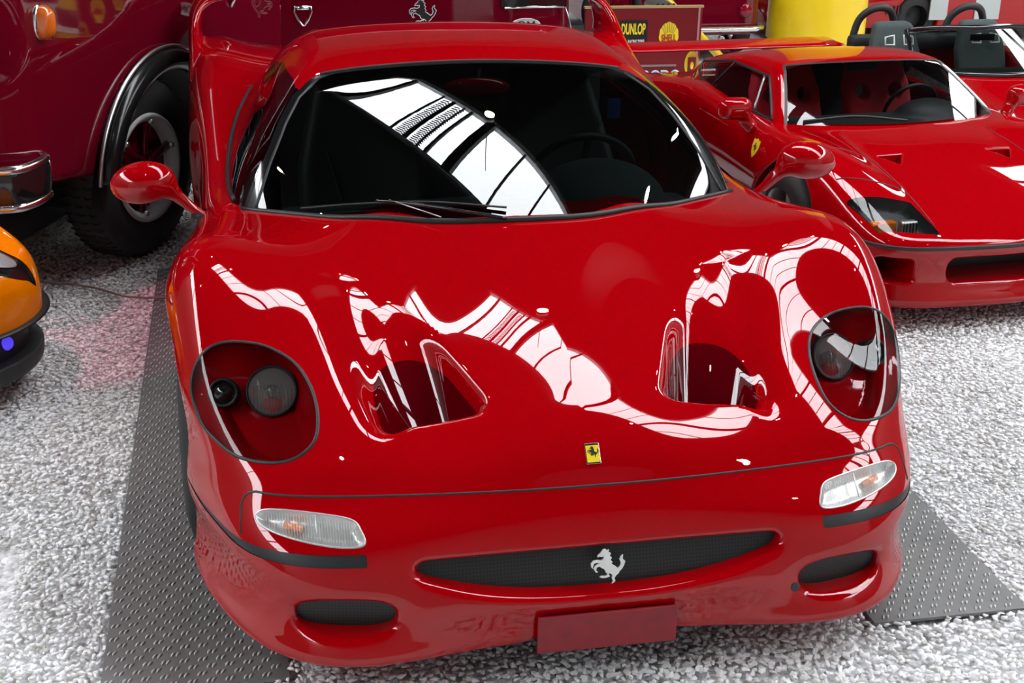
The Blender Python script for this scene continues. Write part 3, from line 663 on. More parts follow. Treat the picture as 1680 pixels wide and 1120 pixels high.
for s in (1, -1):
    q, _ = clip(*din, -s*din[0][:, 0]); cm('door', *q[:2], RED, q[2])
    q, _ = clip(*oin, -s*oin[0][:, 0]); cm('hood_outlet', *q[:2], OUTLET_SHADE, q[2], label='hood air outlet with its shade painted in dark maroon')
    q, _ = clip(*sin_, -s*sin_[0][:, 0]); cm('rub_strip', q[0]-q[2]*.002, q[1], BLACK, q[2], label='black rubber bumper strip')
    # headlight: cover, bucket, lamps
    hq, _ = clip(*hin, -s*hin[0][:, 0]); hv, hf, hn = hq
    sd = poly_sd(np.abs(hv[:, 0]), hv[:, 1], HLs)
    hl = cm('headlight', hv-hn*(np.clip(-sd/.05, 0, 1)**.7*.080+.002)[:, None], hf, RED)
    V2, F2 = hv+hn*.001, hf
    mobj('clear_cover', V2-CO, F2, CLEAR, hl, nrm=hn)
    P = np.column_stack([s*HLs[:, 0], HLs[:, 1], np.full(len(HLs), 1.0)]); Q = drop(f50, P, (0, 0, -1), .7); nn = fgrad(f50, Q)
    tv, tf = tube_mesh(Q, .0045, closed=True, up=nn, flat=(.6, 1)); mobj('rubber_seal', tv-CO, tf, BLACK, hl)
    for (lx, ly, lz, r, nm) in ((.748, .600, .602, .060, 'main_lamp'), (.866, .600, .606, .036, 'small_lamp')):
        ax = np.array([s*.10, -.80, .42]); M = frame((s*lx, ly, lz), ax)
        if nm == 'main_lamp':
            v, f_ = lathe([(r*1.06, -.06), (r*1.08, .004), (r*1.0, .008), (r*.97, .0)], 36, M); ring = mobj(nm, v-CO, f_, BLACK, hl)
            v, f_ = lathe([(r*.97, .0), (r*.80, -.018), (r*.5, -.034), (r*.2, -.038), (.0005, -.038)], 36, M); mobj('reflector', v-CO, f_, REFLECTOR, ring)
            v, f_ = lathe([(r*.30, -.036), (r*.30, -.016), (r*.20, -.010), (.0005, -.009)], 24, M); mobj('bulb_shield', v-CO, f_, GLOSSBLACK, ring)
            v, f_ = lathe([(r*.98, .002), (r*.8, .010), (r*.4, .016), (.0005, .018)], 36, M); mobj('lens', v-CO, f_, LENS, ring)
            ribs = []
            for k in range(-6, 7):
                xk = k*r*.14; L_ = math.sqrt(max(r*r*.92-xk*xk, 0)); P3 = np.array([[-L_, xk, .009], [-L_*.5, xk, .016], [0, xk, .019], [L_*.3, xk, .018]]); tv, tf = tube_mesh(P3, .0009, seg=4); ribs.append((xf(tv, M), tf))
            v, f_ = merge(ribs); mobj('lens_ribs', v-CO, f_, CLEAR, ring)
        else:
            v, f_ = lathe([(r*1.05, -.05), (r*1.05, .004), (r*.95, .010), (r*.8, .006), (r*.74, .0)], 30, M); ring = mobj(nm, v-CO, f_, BLACK, hl, label='small black round lamp')
            v, f_ = lathe([(r*.78, .001), (r*.6, .010), (r*.3, .016), (.0005, .018)], 30, M); mobj('lens', v-CO, f_, GLOSSBLACK, ring)
    # turn signal
    tq, _ = clip(*tin, -s*tin[0][:, 0]); v, f_, nn = tq; sd = poly_sd(np.abs(v[:, 0]), v[:, 2], TS)
    ts = cm('turn_signal', v-nn*(np.clip(-sd/.012, 0, 1)*.022)[:, None], f_, REFLECTOR, None, label='clear oblong front turn signal')
    mobj('lens', v+nn*.001-CO, f_, LENS, ts, nrm=nn)
    P = np.column_stack([s*TS[:, 0], np.full(len(TS), -.2), TS[:, 1]]); Q = drop(f50, P, (0, 1, 0), .8); q2 = fgrad(f50, Q)
    tv, tf = tube_mesh(Q, .0024, closed=True, up=q2); mobj('bezel', tv-CO, tf, SATIN, ts)
    ribs = []
    for k in range(34):
        xk = .572+k*.0063; tp = np.interp(xk, [.56, .60, .69, .79], [.418, .430, .437, .435]); bt = np.interp(xk, [.56, .61, .69, .765, .795], [.390, .388, .396, .408, .418])
        P = np.array([[s*xk, -.2, bt+(tp-bt)*t] for t in (0, .5, 1)]); Q = drop(f50, P, (0, 1, 0), .8); tv, tf = tube_mesh(Q-fgrad(f50, Q)*.001, .0010, seg=4); ribs.append((tv, tf))
    v, f_ = merge(ribs); mobj('lens_ribs', v-CO, f_, LENS, ts)
    Q = drop(f50, np.array([[s*.667, -.2, .394], [s*.668, -.2, .436]]), (0, 1, 0), .8); tv, tf = tube_mesh(Q, .002, seg=6); mobj('divider', tv-CO, tf, SATIN, ts)
    Q = drop(f50, np.array([[s*.70, -.2, .415], [s*.74, -.2, .422]]), (0, 1, 0), .8)-fgrad(f50, Q)*.014; tv, tf = tube_mesh(Q, .009, seg=10); mobj('amber_bulb', tv-CO, tf, AMBER, ts)
# panel seams
xs = np.linspace(-.80, .80, 60); top = [(x, -.2, .4665) for x in xs]
crn = lambda s: [(s*.815, -.2, .462), (s*.828, -.2, .452), (s*.836, -.2, .435), (s*.838, -.2, .41), (s*.839, -.2, .385)]
cseam(np.array(list(reversed(crn(-1)))+top+crn(1)), (0, 1, 0), .9, .0032, lift=-.0008)
for s in (1, -1):
    D = np.array([d for d in np.roll(DOOR, -12, axis=0) if d[1] < .70])
    for seg_ in (DOOR[:14], DOOR[20:34]):
        D = np.array([d for d in seg_ if d[1] < .72])
        if len(D) > 3: cseam(np.column_stack([np.full(len(D), s*1.3), D[:, 0], D[:, 1]]), (-s, 0, 0), .6, .003)
# grille panel, badge, emblem, hole, blank plate
bm = []; G = 40
gx = np.linspace(-.52, .52, G); gz = np.linspace(.22, .38, 6)
gv_ = [(x, .150+.25*x*x*0+.38*max(z-.25, 0), z) for z in gz for x in gx]
gf = [(j*G+i, j*G+i+1, (j+1)*G+i+1, (j+1)*G+i) for j in range(5) for i in range(G-1)]
cm('grille_mesh', gv_, gf, MESHM, label='black wire mesh in the grille mouth')
for s in (1, -1):
    bm2 = bmesh.new(); add_box(bm2, (0, 0, 0), (.27, .01, .10)); bm2.transform(Matrix.Translation(Vector((s*.608, .172, .226))-Vector(CO)) @ Matrix.Rotation(s*.20, 4, 'Z')); bmobj('brake_duct_mesh', bm2, MESHM, car)
M = frame((0.0, .098, .312), (0, -.93, .36), (1, 0, 0)); M[:3, 0] = (1, 0, 0); M[:3, 1] = (0, .30, .954); M[:3, 2] = (0, -.954, .30)
M[:3, 3] = (.000, .122, .268); M2 = M.copy(); M2[:3, 3] -= CO
poly_plate(HORSE, M2, .078, .006, EMBLEM, car, 'prancing_horse_emblem', 'silver rearing horse emblem')
Qb = drop(f50, np.array([[.0, .279, 1.0]]), (0, 0, -1), .8)[0]; nb = fgrad(f50, Qb[None])[0]; nb[0] = 0; nb /= np.linalg.norm(nb)
def nose_frame(o, nz, lift):
    M = np.eye(4); x = np.array([1.0, 0, 0]); y = np.cross(nz, x); M[:3, 0] = x; M[:3, 1] = y; M[:3, 2] = nz; M[:3, 3] = o+nz*lift-CO; return M
bm2 = bmesh.new(); add_box(bm2, (0, 0, 0), (.036, .052, .006), bev=.001); bm2.transform(Matrix(nose_frame(Qb, nb, 0).tolist())); bdg = bmobj('nose_badge', bm2, CHROME, car, label='yellow nose badge with a black horse')
bm2 = bmesh.new(); add_box(bm2, (0, -.001, 0), (.031, .042, .0012)); bm2.transform(Matrix(nose_frame(Qb, nb, .0034).tolist())); bmobj('yellow_field', bm2, YELLOW, bdg)
poly_plate([(a-.08, b-.35) for a, b in HORSE], nose_frame(Qb, nb, .0040), .026, .0006, BLACK, bdg, 'horse_figure')
text_obj('Ferrari', 'badge_lettering', Matrix(nose_frame(Qb+np.array([0, -.0105, -.0145]), nb, .0043).tolist()), .0042, BLACK, bdg, .0003, width=.024)
bm2 = bmesh.new(); add_box(bm2, (.004, .088, .158), (.342, .008, .098), bev=.0015); bm2.transform(Matrix.Translation(-Vector(CO)))
PLATEM = mat('faded_red_plate', (.23, .002, .010), rough=.5, noise=(25, .35)); bmobj('blank_number_plate', bm2, PLATEM, car, label='matt red blank number plate hanging below the bumper')
Qh = drop(f50, np.array([[.479, -.2, .214]]), (0, 1, 0), .6)[0]; v, f_ = lathe([(.0125, -.004), (.012, .0015), (.009, .0022), (.0005, .0010)], 20, frame(Qh, fgrad(f50, Qh[None])[0])); cm('tow_hook_hole', v, f_, BLACK)
# ------------------------------------------------------------------ greenhouse: glass, pillars, roof
V, F, n = surface(greenhouse, (0, 1.1, .68), (1.0, 3.65, 1.25), .014, proj=2)
_, (V, F, n) = clip(V, F, n, V[:, 2]-(TH0(np.abs(V[:, 0]), V[:, 1])-.02)) if False else (None, clip(V, F, n, (TH0(np.abs(V[:, 0]), V[:, 1])-.03)-V[:, 2])[0])
def gh_t(x, y, z):
    yb = 1.25+.548*x*x; yt = 2.075-.107*x*x; return (y-yb)/(yt-yb)
def ws_line(V):     # negative on the windscreen side; distance-like
    x = np.abs(V[:, 0]); z = V[:, 2]
    xe = np.interp(z, [.70, .775, .9, 1.0, 1.06, 1.10, 1.125, 1.2], [.785, .760, .700, .640, .590, .525, .43, .10]); return x-xe
x_, y_, z_ = np.abs(V[:, 0]), V[:, 1], V[:, 2]
front = np.maximum(ws_line(V), y_-(2.10))
t_ = gh_t(x_, y_, z_)
wsf = np.maximum(np.maximum(ws_line(V), (t_-.975)*.8), y_-2.2)
(wv, wf, wn), rest = clip(V, F, n, wsf)
# seal band around the windscreen, then side glass, then roof
def band(V): return np.maximum(np.maximum(ws_line(V)-.028, (gh_t(np.abs(V[:, 0]), V[:, 1], V[:, 2])-1.0)*.8), V[:, 1]-2.2)
sealp, rest = clip(*rest, band(rest[0]))
def side_sd(V):
    x = np.abs(V[:, 0]); y = V[:, 1]; z = V[:, 2]
    zl = np.interp(y, [1.5, 1.8, 1.98, 2.1, 2.4, 2.8, 3.0], [.90, 1.02, 1.075, 1.09, 1.085, 1.02, .95]); return np.maximum(np.maximum(z-zl, y-2.95), .35-x)
sidep, roofp = clip(*rest, side_sd(rest[0]))
roof = cm('roof', roofp[0], roofp[1], RED, roofp[2])
def thick(V, F, nn, t):   # glass sheet with an inner face
    return V, F
ws = cm('windscreen', wv, wf, GLASS, wn, label='dark tinted curved windscreen')
cm('windscreen_seal', sealp[0], sealp[1], GLOSSBLACK, sealp[2])
for s in (1, -1):
    q, _ = clip(*sidep, -s*sidep[0][:, 0]); cm('side_window', q[0], q[1], GLASS, q[2])
    # thin bright and black mouldings
    P = [(s*np.interp(z, [.775, .9, 1.0, 1.06, 1.10], [.765, .705, .645, .595, .530]), .9, z) for z in np.linspace(.78, 1.10, 16)]
    cseam(np.array(P), (0, 1, 0), 1.6, .005, m=BLACK, name='pillar_moulding', f=greenhouse)
# cowl seal along the base of the glass
P = [(x, 1.25+.548*x*x+.012, 1.05) for x in np.linspace(-.80, .80, 50)]
Q = drop(lambda x, y, z: np.minimum(greenhouse(x, y, z), f50(x, y, z)), np.array(P), (0, 0, -1), .5); v, f_ = tube_mesh(Q+[0, -.012, .0], .011, seg=8, flat=(.8, 1)); cm('cowl_seal', v, f_, BLACK)
P = [(x, 2.075-.107*x*x, 1.4) for x in np.linspace(-.52, .52, 40)]
Q = drop(greenhouse, np.array(P), (0, 0, -1), .7); v, f_ = tube_mesh(Q, .005, seg=8); cm('header_moulding', v, f_, DARKGREY)
for s in (1, -1):   # base line of the side glass
    ys = np.linspace(1.72, 2.95, 24); P = [(s*1.2, y, TH0(np.array(.84), np.array(y))+.008) for y in ys]
    Q = drop(greenhouse, np.array(P), (-s, 0, 0), .9); v, f_ = tube_mesh(Q, .008, seg=8); cm('window_seal', v, f_, BLACK)
# wipers
def gh_pt(x, t, lift=.012):
    y = 1.25+.548*x*x+t*(.825-.655*x*x); Q = drop(greenhouse, np.array([[x, y, 1.5]]), (0, 0, -1), .9)[0]; return Q+fgrad(greenhouse, Q[None])[0]*lift
w = cm('wiper_arm', *tube_mesh(smooth_path([gh_pt(-.03, .0, .02), gh_pt(-.16, .03, .03), gh_pt(-.33, .085, .02), gh_pt(-.40, .10, .014)], 6), .006, seg=6, flat=(.5, 1)), GLOSSBLACK)
mobj('wiper_blade', *[a if i else a-CO for i, a in enumerate(tube_mesh(smooth_path([gh_pt(-.62, .045), gh_pt(-.45, .085), gh_pt(-.25, .10), gh_pt(-.02, .065)], 8), .006, seg=6, flat=(1, .5)))], BLACK, w)
cm('wiper_link', *tube_mesh([gh_pt(-.36, .10, .02), gh_pt(-.22, .0, .03)], .002, seg=5), SATIN)
# ------------------------------------------------------------------ cabin
V, F = [], []
def ibox(name, c, s, m, bev=.01, parent=None, rx=0.0):
    bm = bmesh.new(); add_box(bm, (0, 0, 0), s, bev=bev); bm.transform(Matrix.Translation(Vector(c)-Vector(CO)) @ Matrix.Rotation(rx, 4, 'X')); return bmobj(name, bm, m, parent or car, smooth='auto')
def dash_f(x, y, z):
    a = np.abs(x); t = smax(z-(.775-.10*np.clip(y-1.5, 0, 1)-.02*a), a-.70, .06); t = smax(t, y-1.82, .06); t = smax(t, 1.28+.6*a*a-y, .04)
    bx = ((x-.36)/.225)**2+((y-1.66)/.20)**2+((z-.74)/.145)**2
    t = smin(t, (np.sqrt(bx)-1)*.15, .03); return smax(t, .60-z, .02)
v, f_, nn = surface(dash_f, (-.8, 1.2, .55), (.8, 2.0, .95), .02, half=False, proj=1); cm('dashboard', v, f_, DASH, nn, label='grey-green dashboard with domed instrument cowl')
v, f_ = tube_mesh(xf(np.array([(.185*math.cos(a), .185*math.sin(a), 0) for a in np.linspace(0, 2*math.pi, 40, endpoint=False)]), frame((.36, 1.90, .755), (0, .9, .38))), .014, closed=True); stw = cm('steering_wheel', v, f_, SEATLEATHER)
v, f_ = merge([tube_mesh(xf(np.array([(0, 0, 0), (.18*math.cos(a), .18*math.sin(a), 0)]), frame((.36, 1.90, .755), (0, .9, .38))), .012, seg=6) for a in (0, 2.6, 3.7)]+[lathe([(.05, 0), (.04, -.02), (.001, -.025)], 16, frame((.36, 1.90, .755), (0, .9, .38)))]); mobj('spokes', v-CO, f_, SEATLEATHER, stw)
for s in (-1, 1):
    def seat_f(x, y, z, s=s):
        u = x-s*.36; lean = 2.30+.42*(z-.55); back = smax(np.abs(y-lean)-.055-.03*np.clip(np.abs(u)/.2, 0, 1)**2, np.abs(u)-(.235-.10*np.clip((z-.70)/.4, 0, 1)), .05); back = smax(back, z-1.04, .06)
        bt = smax(np.abs(z-.36)-.07, np.abs(u)-.25, .05); bt = smax(bt, np.abs(y-2.05)-.27, .05); return smax(smin(back, bt, .06), .24-z, .02)
    v, f_, nn = surface(seat_f, (s*.36-.3, 1.7, .2), (s*.36+.3, 2.65, 1.1), .022, half=False, proj=1); st = cm('seat', v, f_, SEATLEATHER, nn, label='black leather bucket seat')
    v, f_ = tube_mesh([(s*.52, 2.50, .98), (s*.50, 2.36, .80), (s*.42, 2.2, .50)], .022, seg=6, flat=(.15, 1)); mobj('seat_belt', v-CO, f_, DARKGREY, st)
ibox('seat_belt_label', (.585, 2.33, .905), (.05, .004, .075), BLUE, bev=.001)
ibox('cabin_floor', (0, 2.1, .19), (1.4, 1.7, .04), DARKGREY); ibox('rear_bulkhead', (0, 2.80, .62), (1.30, .04, .80), DARKGREY)
mr = lambda p: ((p[0]), (p[1]), (p[2]))
def imir(x, y, z): return np.sqrt(((x-.01)/.115)**2+((y-2.02)/.03)**2+((z-1.06)/.034)**2)*.03-.03
v, f_, nn = surface(imir, (-.14, 1.95, 1.0), (.16, 2.1, 1.12), .007, half=False, proj=2); im = cm('interior_mirror', v, f_, RED, nn, label='red pod-shaped interior mirror')
v, f_ = tube_mesh([(.01, 2.02, 1.07), (.03, 2.08, 1.125)], .008); mobj('mirror_stem', v-CO, f_, DARKGREY, im)
# ------------------------------------------------------------------ door mirrors
def mir_f(x, y, z):
    x = np.abs(x); cx, cy, cz = 1.098, 1.695, .852
    u = (x-cx)*.97+(z-cz)*(-.12)*1; w_ = (z-cz)*.97+(x-cx)*.12
    body = (np.sqrt(((u)/.098)**2+((y-cy)/.075)**2+((w_)/.063)**2)-1)*.06
    body = smax(body, y-(cy+.045), .02)
    # stalk from the shoulder to the pod
    a = np.array([.925, 1.70, .735]); b = np.array([1.03, 1.70, .835]); ab = b-a; px_, py_, pz_ = x-a[0], y-a[1], z-a[2]
    t = np.clip((px_*ab[0]+py_*ab[1]+pz_*ab[2])/(ab@ab), 0, 1); rr = .015+.012*t*t+.014*np.clip(.2-t, 0, 1)
    st = np.sqrt((px_-t*ab[0])**2+(py_-t*ab[1])**2+(pz_-t*ab[2])**2)-rr
    return smin(body, st, .025)
v, f_, nn = surface(mir_f, (0, 1.58, .68), (1.25, 1.8, .96), .006, proj=2)
for s in (1, -1):
    q, _ = clip(v, f_, nn, -s*v[:, 0]); mo = cm('door_mirror', *q[:2], RED, q[2])
    V2, F2 = lathe([(.0005, 0), (.05, 0), (.052, -.004)], 28); V2[:, 0] *= .95; V2[:, 1] *= 1.6; mobj('mirror_glass', xf(V2, frame((s*1.10, 1.738, .853), (0, 1, 0)))-CO, F2, CHROME, mo)
    v3, f3 = lathe([(.034, -.01), (.034, .004), (.028, .009)], 20, frame((s*.925, 1.70, .742), (0, 0, 1))); mobj('rubber_foot', v3-CO, f3, BLACK, mo)
# ------------------------------------------------------------------ wheels and underside
for s in (1, -1):
    for wy, ww, x0 in ((.985, .25, .86), (3.56, .33, .82)): make_wheel(car, Vector((s*x0, wy-2.2, .341)), w=ww, side=s)
bm = bmesh.new(); add_box(bm, (0, 0, .16), (1.3, 3.6, .04)); bmobj('underbody', bm, DARKGREY, car)
# ------------------------------------------------------------------ the angular wedge-shaped red car behind on the right
wedge = thing('wedge_sports_car', 'red wedge-shaped sports car parked behind on the right with red seats', 'car', (2.32, 2.139, 0), math.radians(4.994))
wedge.scale = (.7607,)*3
WZ = [.08, .14, .22, .32, .42, .48, .60, .80]
WP = {.08: [(0, .10), (.4, .11), (.62, .13), (.74, .18), (.83, .30), (.89, .52), (.93, .8), (.95, 1.1)],
 .14: [(0, .03), (.4, .045), (.62, .075), (.75, .13), (.84, .27), (.90, .50), (.95, .8), (.97, 1.1)],
 .22: [(0, .05), (.4, .065), (.62, .09), (.75, .145), (.84, .28), (.90, .50), (.95, .8), (.975, 1.1)],
 .32: [(0, .07), (.4, .08), (.62, .105), (.75, .155), (.845, .28), (.905, .50), (.955, .8), (.98, 1.1)],
 .42: [(0, .06), (.4, .07), (.62, .10), (.76, .155), (.855, .28), (.915, .50), (.965, .8), (.985, 1.1)],
 .48: [(0, .05), (.4, .065), (.62, .10), (.76, .155), (.855, .285), (.915, .51), (.962, .8), (.982, 1.1)],
 .60: [(0, .08), (.4, .09), (.62, .13), (.76, .19), (.845, .32), (.90, .54), (.94, .8), (.955, 1.1)],
 .80: [(0, .12), (.4, .13), (.62, .17), (.75, .24), (.82, .36), (.87, .56), (.895, .8), (.90, 1.1)]}
WT = np.radians([0, 8, 16, 24, 32, 40, 50, 62, 76, 90])
WR = Tab(WZ, WT, [spl_weights(np.arctan2([a for a, b in WP[z]], [1.1-b for a, b in WP[z]]), WT)@np.hypot([a for a, b in WP[z]], [1.1-b for a, b in WP[z]]) for z in WZ])
WX = Tab([.1, .3, .45, .6, .8], [.9, 1.1, 1.5, 2.0, 2.6, 3.2, 3.8, 4.3], [
 [.96, .97, .96, .95, .96, .98, .97, .92], [.975, .98, .97, .955, .965, .99, .985, .94], [.98, .985, .975, .955, .965, .99, .985, .94], [.95, .955, .945, .93, .945, .97, .96, .92], [.90, .90, .885, .88, .90, .925, .92, .88]])
WH = Tab([0, .2, .4, .52, .62, .72, .82, .90, .98], [.05, .15, .3, .5, .8, 1.1, 1.45, 1.8, 2.2, 2.7, 3.2, 3.8, 4.3], [
 [.475, .525, .575, .635, .705, .755, .795, .82, .78, .79, .74, .64, .58], [.475, .525, .575, .635, .705, .755, .793, .82, .78, .79, .74, .64, .58],
 [.470, .518, .570, .630, .702, .752, .788, .81, .78, .79, .74, .64, .58], [.465, .512, .570, .635, .706, .752, .785, .80, .78, .79, .74, .64, .58],
 [.455, .500, .570, .650, .735, .775, .785, .79, .79, .80, .75, .65, .59], [.440, .485, .560, .655, .755, .795, .79, .785, .79, .81, .76, .66, .60],
 [.42, .46, .535, .635, .750, .795, .785, .78, .79, .81, .765, .665, .60], [.39, .42, .495, .595, .715, .765, .755, .75, .76, .78, .74, .65, .59],
 [.33, .35, .43, .53, .64, .69, .68, .67, .69, .71, .68, .60, .54]])
smooth_tab(WH, 2e-5)
POD = [(.515, .155), (.80, .255), (.860, .49), (.545, .405)]
def rrect(x, z, cx, cz, hx, hz, r): 
    qx = np.abs(x-cx)-hx+r; qz = np.abs(z-cz)-hz+r; return np.hypot(np.maximum(qx, 0), np.maximum(qz, 0))+np.minimum(np.maximum(qx, qz), 0)-r
def f_wedge(x, y, z):
    x = np.abs(x); H = WH(x, y); fH = (z-H)*.9
    w = np.clip((y-.9)/.2, 0, 1); w = w*w*(3-2*w); th = np.arctan2(x, 1.1-y)
    fp = np.hypot(x, 1.1-y)-WR(np.clip(z, .05, .9), np.clip(th, 0, math.pi/2)); fx = x-WX(z, y)
    f = smax(fH, np.where(w < 1, (1-w)*np.where(y < 1.1, fp, 0)+w*fx, fx), .05); f = smax(f, y-4.25, .06); f = smax(f, .12-z, .02)
    m = smax(rrect(x, z, 0, .325, .47, .068, .055), y-.35, .01); f = smax(f, -m, .02)
    m = smax(rrect(x, z, .735, .325, .085, .065, .03), y-.42, .01); f = smax(f, -m, .018)
    # triangular air intakes sunk into the nose lid
    tx, ty = x-.36, y-.90; tri = np.maximum(np.maximum(ty-.055, np.abs(tx)*1.0-(ty+.075)*.62), -ty-.075)
    fl = WH(x, y)-.03-.25*np.clip(ty+.06, 0, 1); f = smax(f, -np.maximum(tri*.8, (fl-z)), .008)
    for wy in (1.06, 3.52): f = smax(f, -smax(np.hypot(y-wy, z-.33)-.365, .70-x, .02), .018)
    return f
def gh_wedge(x, y, z):
    x = np.abs(x); yb = 1.40+.30*x*x; yt = 1.98+.10*x*x; zb = .795-.02*x*x; zt = 1.095-.05*x*x; t = (y-yb)/(yt-yb); fw = (z-zb-(zt-zb)*t-.04*t*(1-t))*.88
    ro = Tab([0, .3, .6, .9], [1.7, 2.0, 2.35, 2.8, 3.3, 3.9], [[1.06, 1.088, 1.086, 1.01, .86, .66], [1.055, 1.084, 1.082, 1.005, .86, .66], [1.03, 1.055, 1.052, .985, .85, .65], [.95, .98, .985, .93, .80, .62]])
    fs = (x-(.765-.62*(z-.78)*1.0+.0*(y-2))+.30*np.clip(y-2.5, 0, 2)**1.5)*.88
    return smax(smax(smax(fw, (z-ro(x, y)), .03), fs, .04), y-3.7, .05)
V, F, n = surface(f_wedge, (0, -.05, .04), (1.1, 4.4, 1.0), .0125, proj=2)
_, (V, F, n) = clip(V, F, n, gh_wedge(V[:, 0], V[:, 1], V[:, 2])+.015)
def pod_sd(V):
    s = np.full(len(V), 1.0); q = (V[:, 1] < .7) & (V[:, 2] > .40); s[q] = poly_sd(np.abs(V[q, 0]), V[q, 1], POD)-.012; return s
pin, (V, F, n) = clip(V, F, n, pod_sd(V))
wb, (V, F, n) = clip(V, F, n, np.maximum(V[:, 2]-.452, V[:, 1]-.70))
mobj('bodywork', V, F, RED, wedge, nrm=n); mobj('front_bumper', *wb[:2], RED, wedge, nrm=wb[2])
for s in (1, -1):
    q, _ = clip(*pin, -s*pin[0][:, 0]); v, f_, nn = q; sd = pod_sd(v)
    pd = mobj('headlight_recess', v-nn*(np.clip(-sd/.035, 0, 1)*.07)[:, None], f_, DARKGREY, wedge, label='dark headlight recess under a clear cover')
    mobj('clear_cover', v, f_, CLEAR, pd, nrm=nn)
    def podp(x, y): Q = drop(f_wedge, np.array([[s*x, y, .9]]), (0, 0, -1), .7)[0]; return Q
    for (xa, ya, wx, m_, nm) in ((.748, .285, .14, AMBER, 'amber_indicator'), (.622, .245, .095, LENS, 'square_lamp')):
        Q = podp(xa, ya); bm = bmesh.new(); add_box(bm, (Q[0], Q[1]+.03, Q[2]-.035), (wx, .05, .07 if nm[0] == 'a' else .09), bev=.008); bmobj(nm, bm, m_ if nm[0] == 'a' else REFLECTOR, pd)
        if nm[0] == 's':
            bm = bmesh.new()
            for i in range(5): add_box(bm, (Q[0]-wx/2+wx*(i+.5)/5, Q[1]+.003, Q[2]-.035), (.004, .006, .08))
            bmobj('lens_ribs', bm, GLOSSBLACK, pd)
    Q = drop(f_wedge, np.array([[s*a, b, .9] for a, b in POD+POD[:1]]), (0, 0, -1), .7)
    # lid panel line and raised edge behind the recess
    P = [(s*a, b, .95) for a, b in ((.520, .50), (.545, .56), (.70, .60), (.855, .66))]; seam(f_wedge, smooth_path(P, 6), (0, 0, -1), .6, .004, BLACK, wedge)
    P = [(s*.500, b, .95) for b in np.linspace(.20, 1.30, 20)]; seam(f_wedge, P, (0, 0, -1), .6, .0025, BLACK, wedge)
    P = [(s*(.515+.03*k), .63+.33*k, .95) for k in np.linspace(0, 1, 5)]+[(s*a, .98, .95) for a in np.linspace(.58, .83, 8)]; seam(f_wedge, P, (0, 0, -1), .6, .002, BLACK, wedge)
# rubber strip round the nose
pp = [(-.975, .95), (-.955, .75), (-.92, .52), (-.86, .30), (-.77, .165), (-.62, .105), (-.4, .07), (0, .055)]
ang = np.linspace(-math.radians(84), math.radians(84), 90); d = np.stack([np.sin(ang), -np.cos(ang), 0*ang], 1)
P = np.stack([2.0*np.sin(ang), 1.1-2.0*np.cos(ang), np.full(90, .450)], 1); Q = P.copy()
for i in range(90): Q[i] = drop(f_wedge, P[i:i+1], -d[i], 1.6)[0]
v, f_ = tube_mesh(Q+d*.001, .011, seg=8, up=d, flat=(.45, 1)); mobj('waist_strip', v, f_, BLACK, wedge)
# dark intake interiors
bm = bmesh.new(); add_box(bm, (0, .33, .32), (.98, .02, .18)); bmobj('grille_mesh', bm, MESHM, wedge)
for s in (1, -1): bm = bmesh.new(); add_box(bm, (s*.735, .41, .325), (.2, .02, .15)); bmobj('brake_duct_mesh', bm, MESHM, wedge)
# greenhouse
V, F, n = surface(gh_wedge, (0, 1.3, .70), (.95, 3.8, 1.2), .015, proj=2)
V, F, n = clip(V, F, n, (WH(np.abs(V[:, 0]), V[:, 1])-.03)-V[:, 2])[0]
def wx_line(V): z = V[:, 2]; return np.abs(V[:, 0])-np.interp(z, [.70, .80, .9, 1.0, 1.05, 1.2], [.735, .705, .645, .582, .545, .45])
def wt(V): x = np.abs(V[:, 0]); return (V[:, 1]-1.40-.30*x*x)/(.58-.2*x*x)
a_, rest = clip(V, F, n, np.maximum(wx_line(V), (wt(V)-.93)*.6)); mobj('windscreen', a_[0], a_[1], GLASS_LIGHT, wedge, nrm=a_[2])
a_, rest = clip(*rest, np.maximum(wx_line(rest[0])-.016, (wt(rest[0])-.965)*.6)); mobj('windscreen_seal', a_[0], a_[1], BLACK, wedge, nrm=a_[2])
WSIDE = [(1.66, .790), (1.99, .990), (2.55, .990), (3.28, .850), (3.22, .800), (2.75, .785)]
def ws_side(V): s = np.full(len(V), 1.0); q = np.abs(V[:, 0]) > .33; s[q] = poly_sd(V[q, 1], V[q, 2], WSIDE); return s
a_, rest = clip(*rest, ws_side(rest[0])); mobj('roof', rest[0], rest[1], RED, wedge, nrm=rest[2])
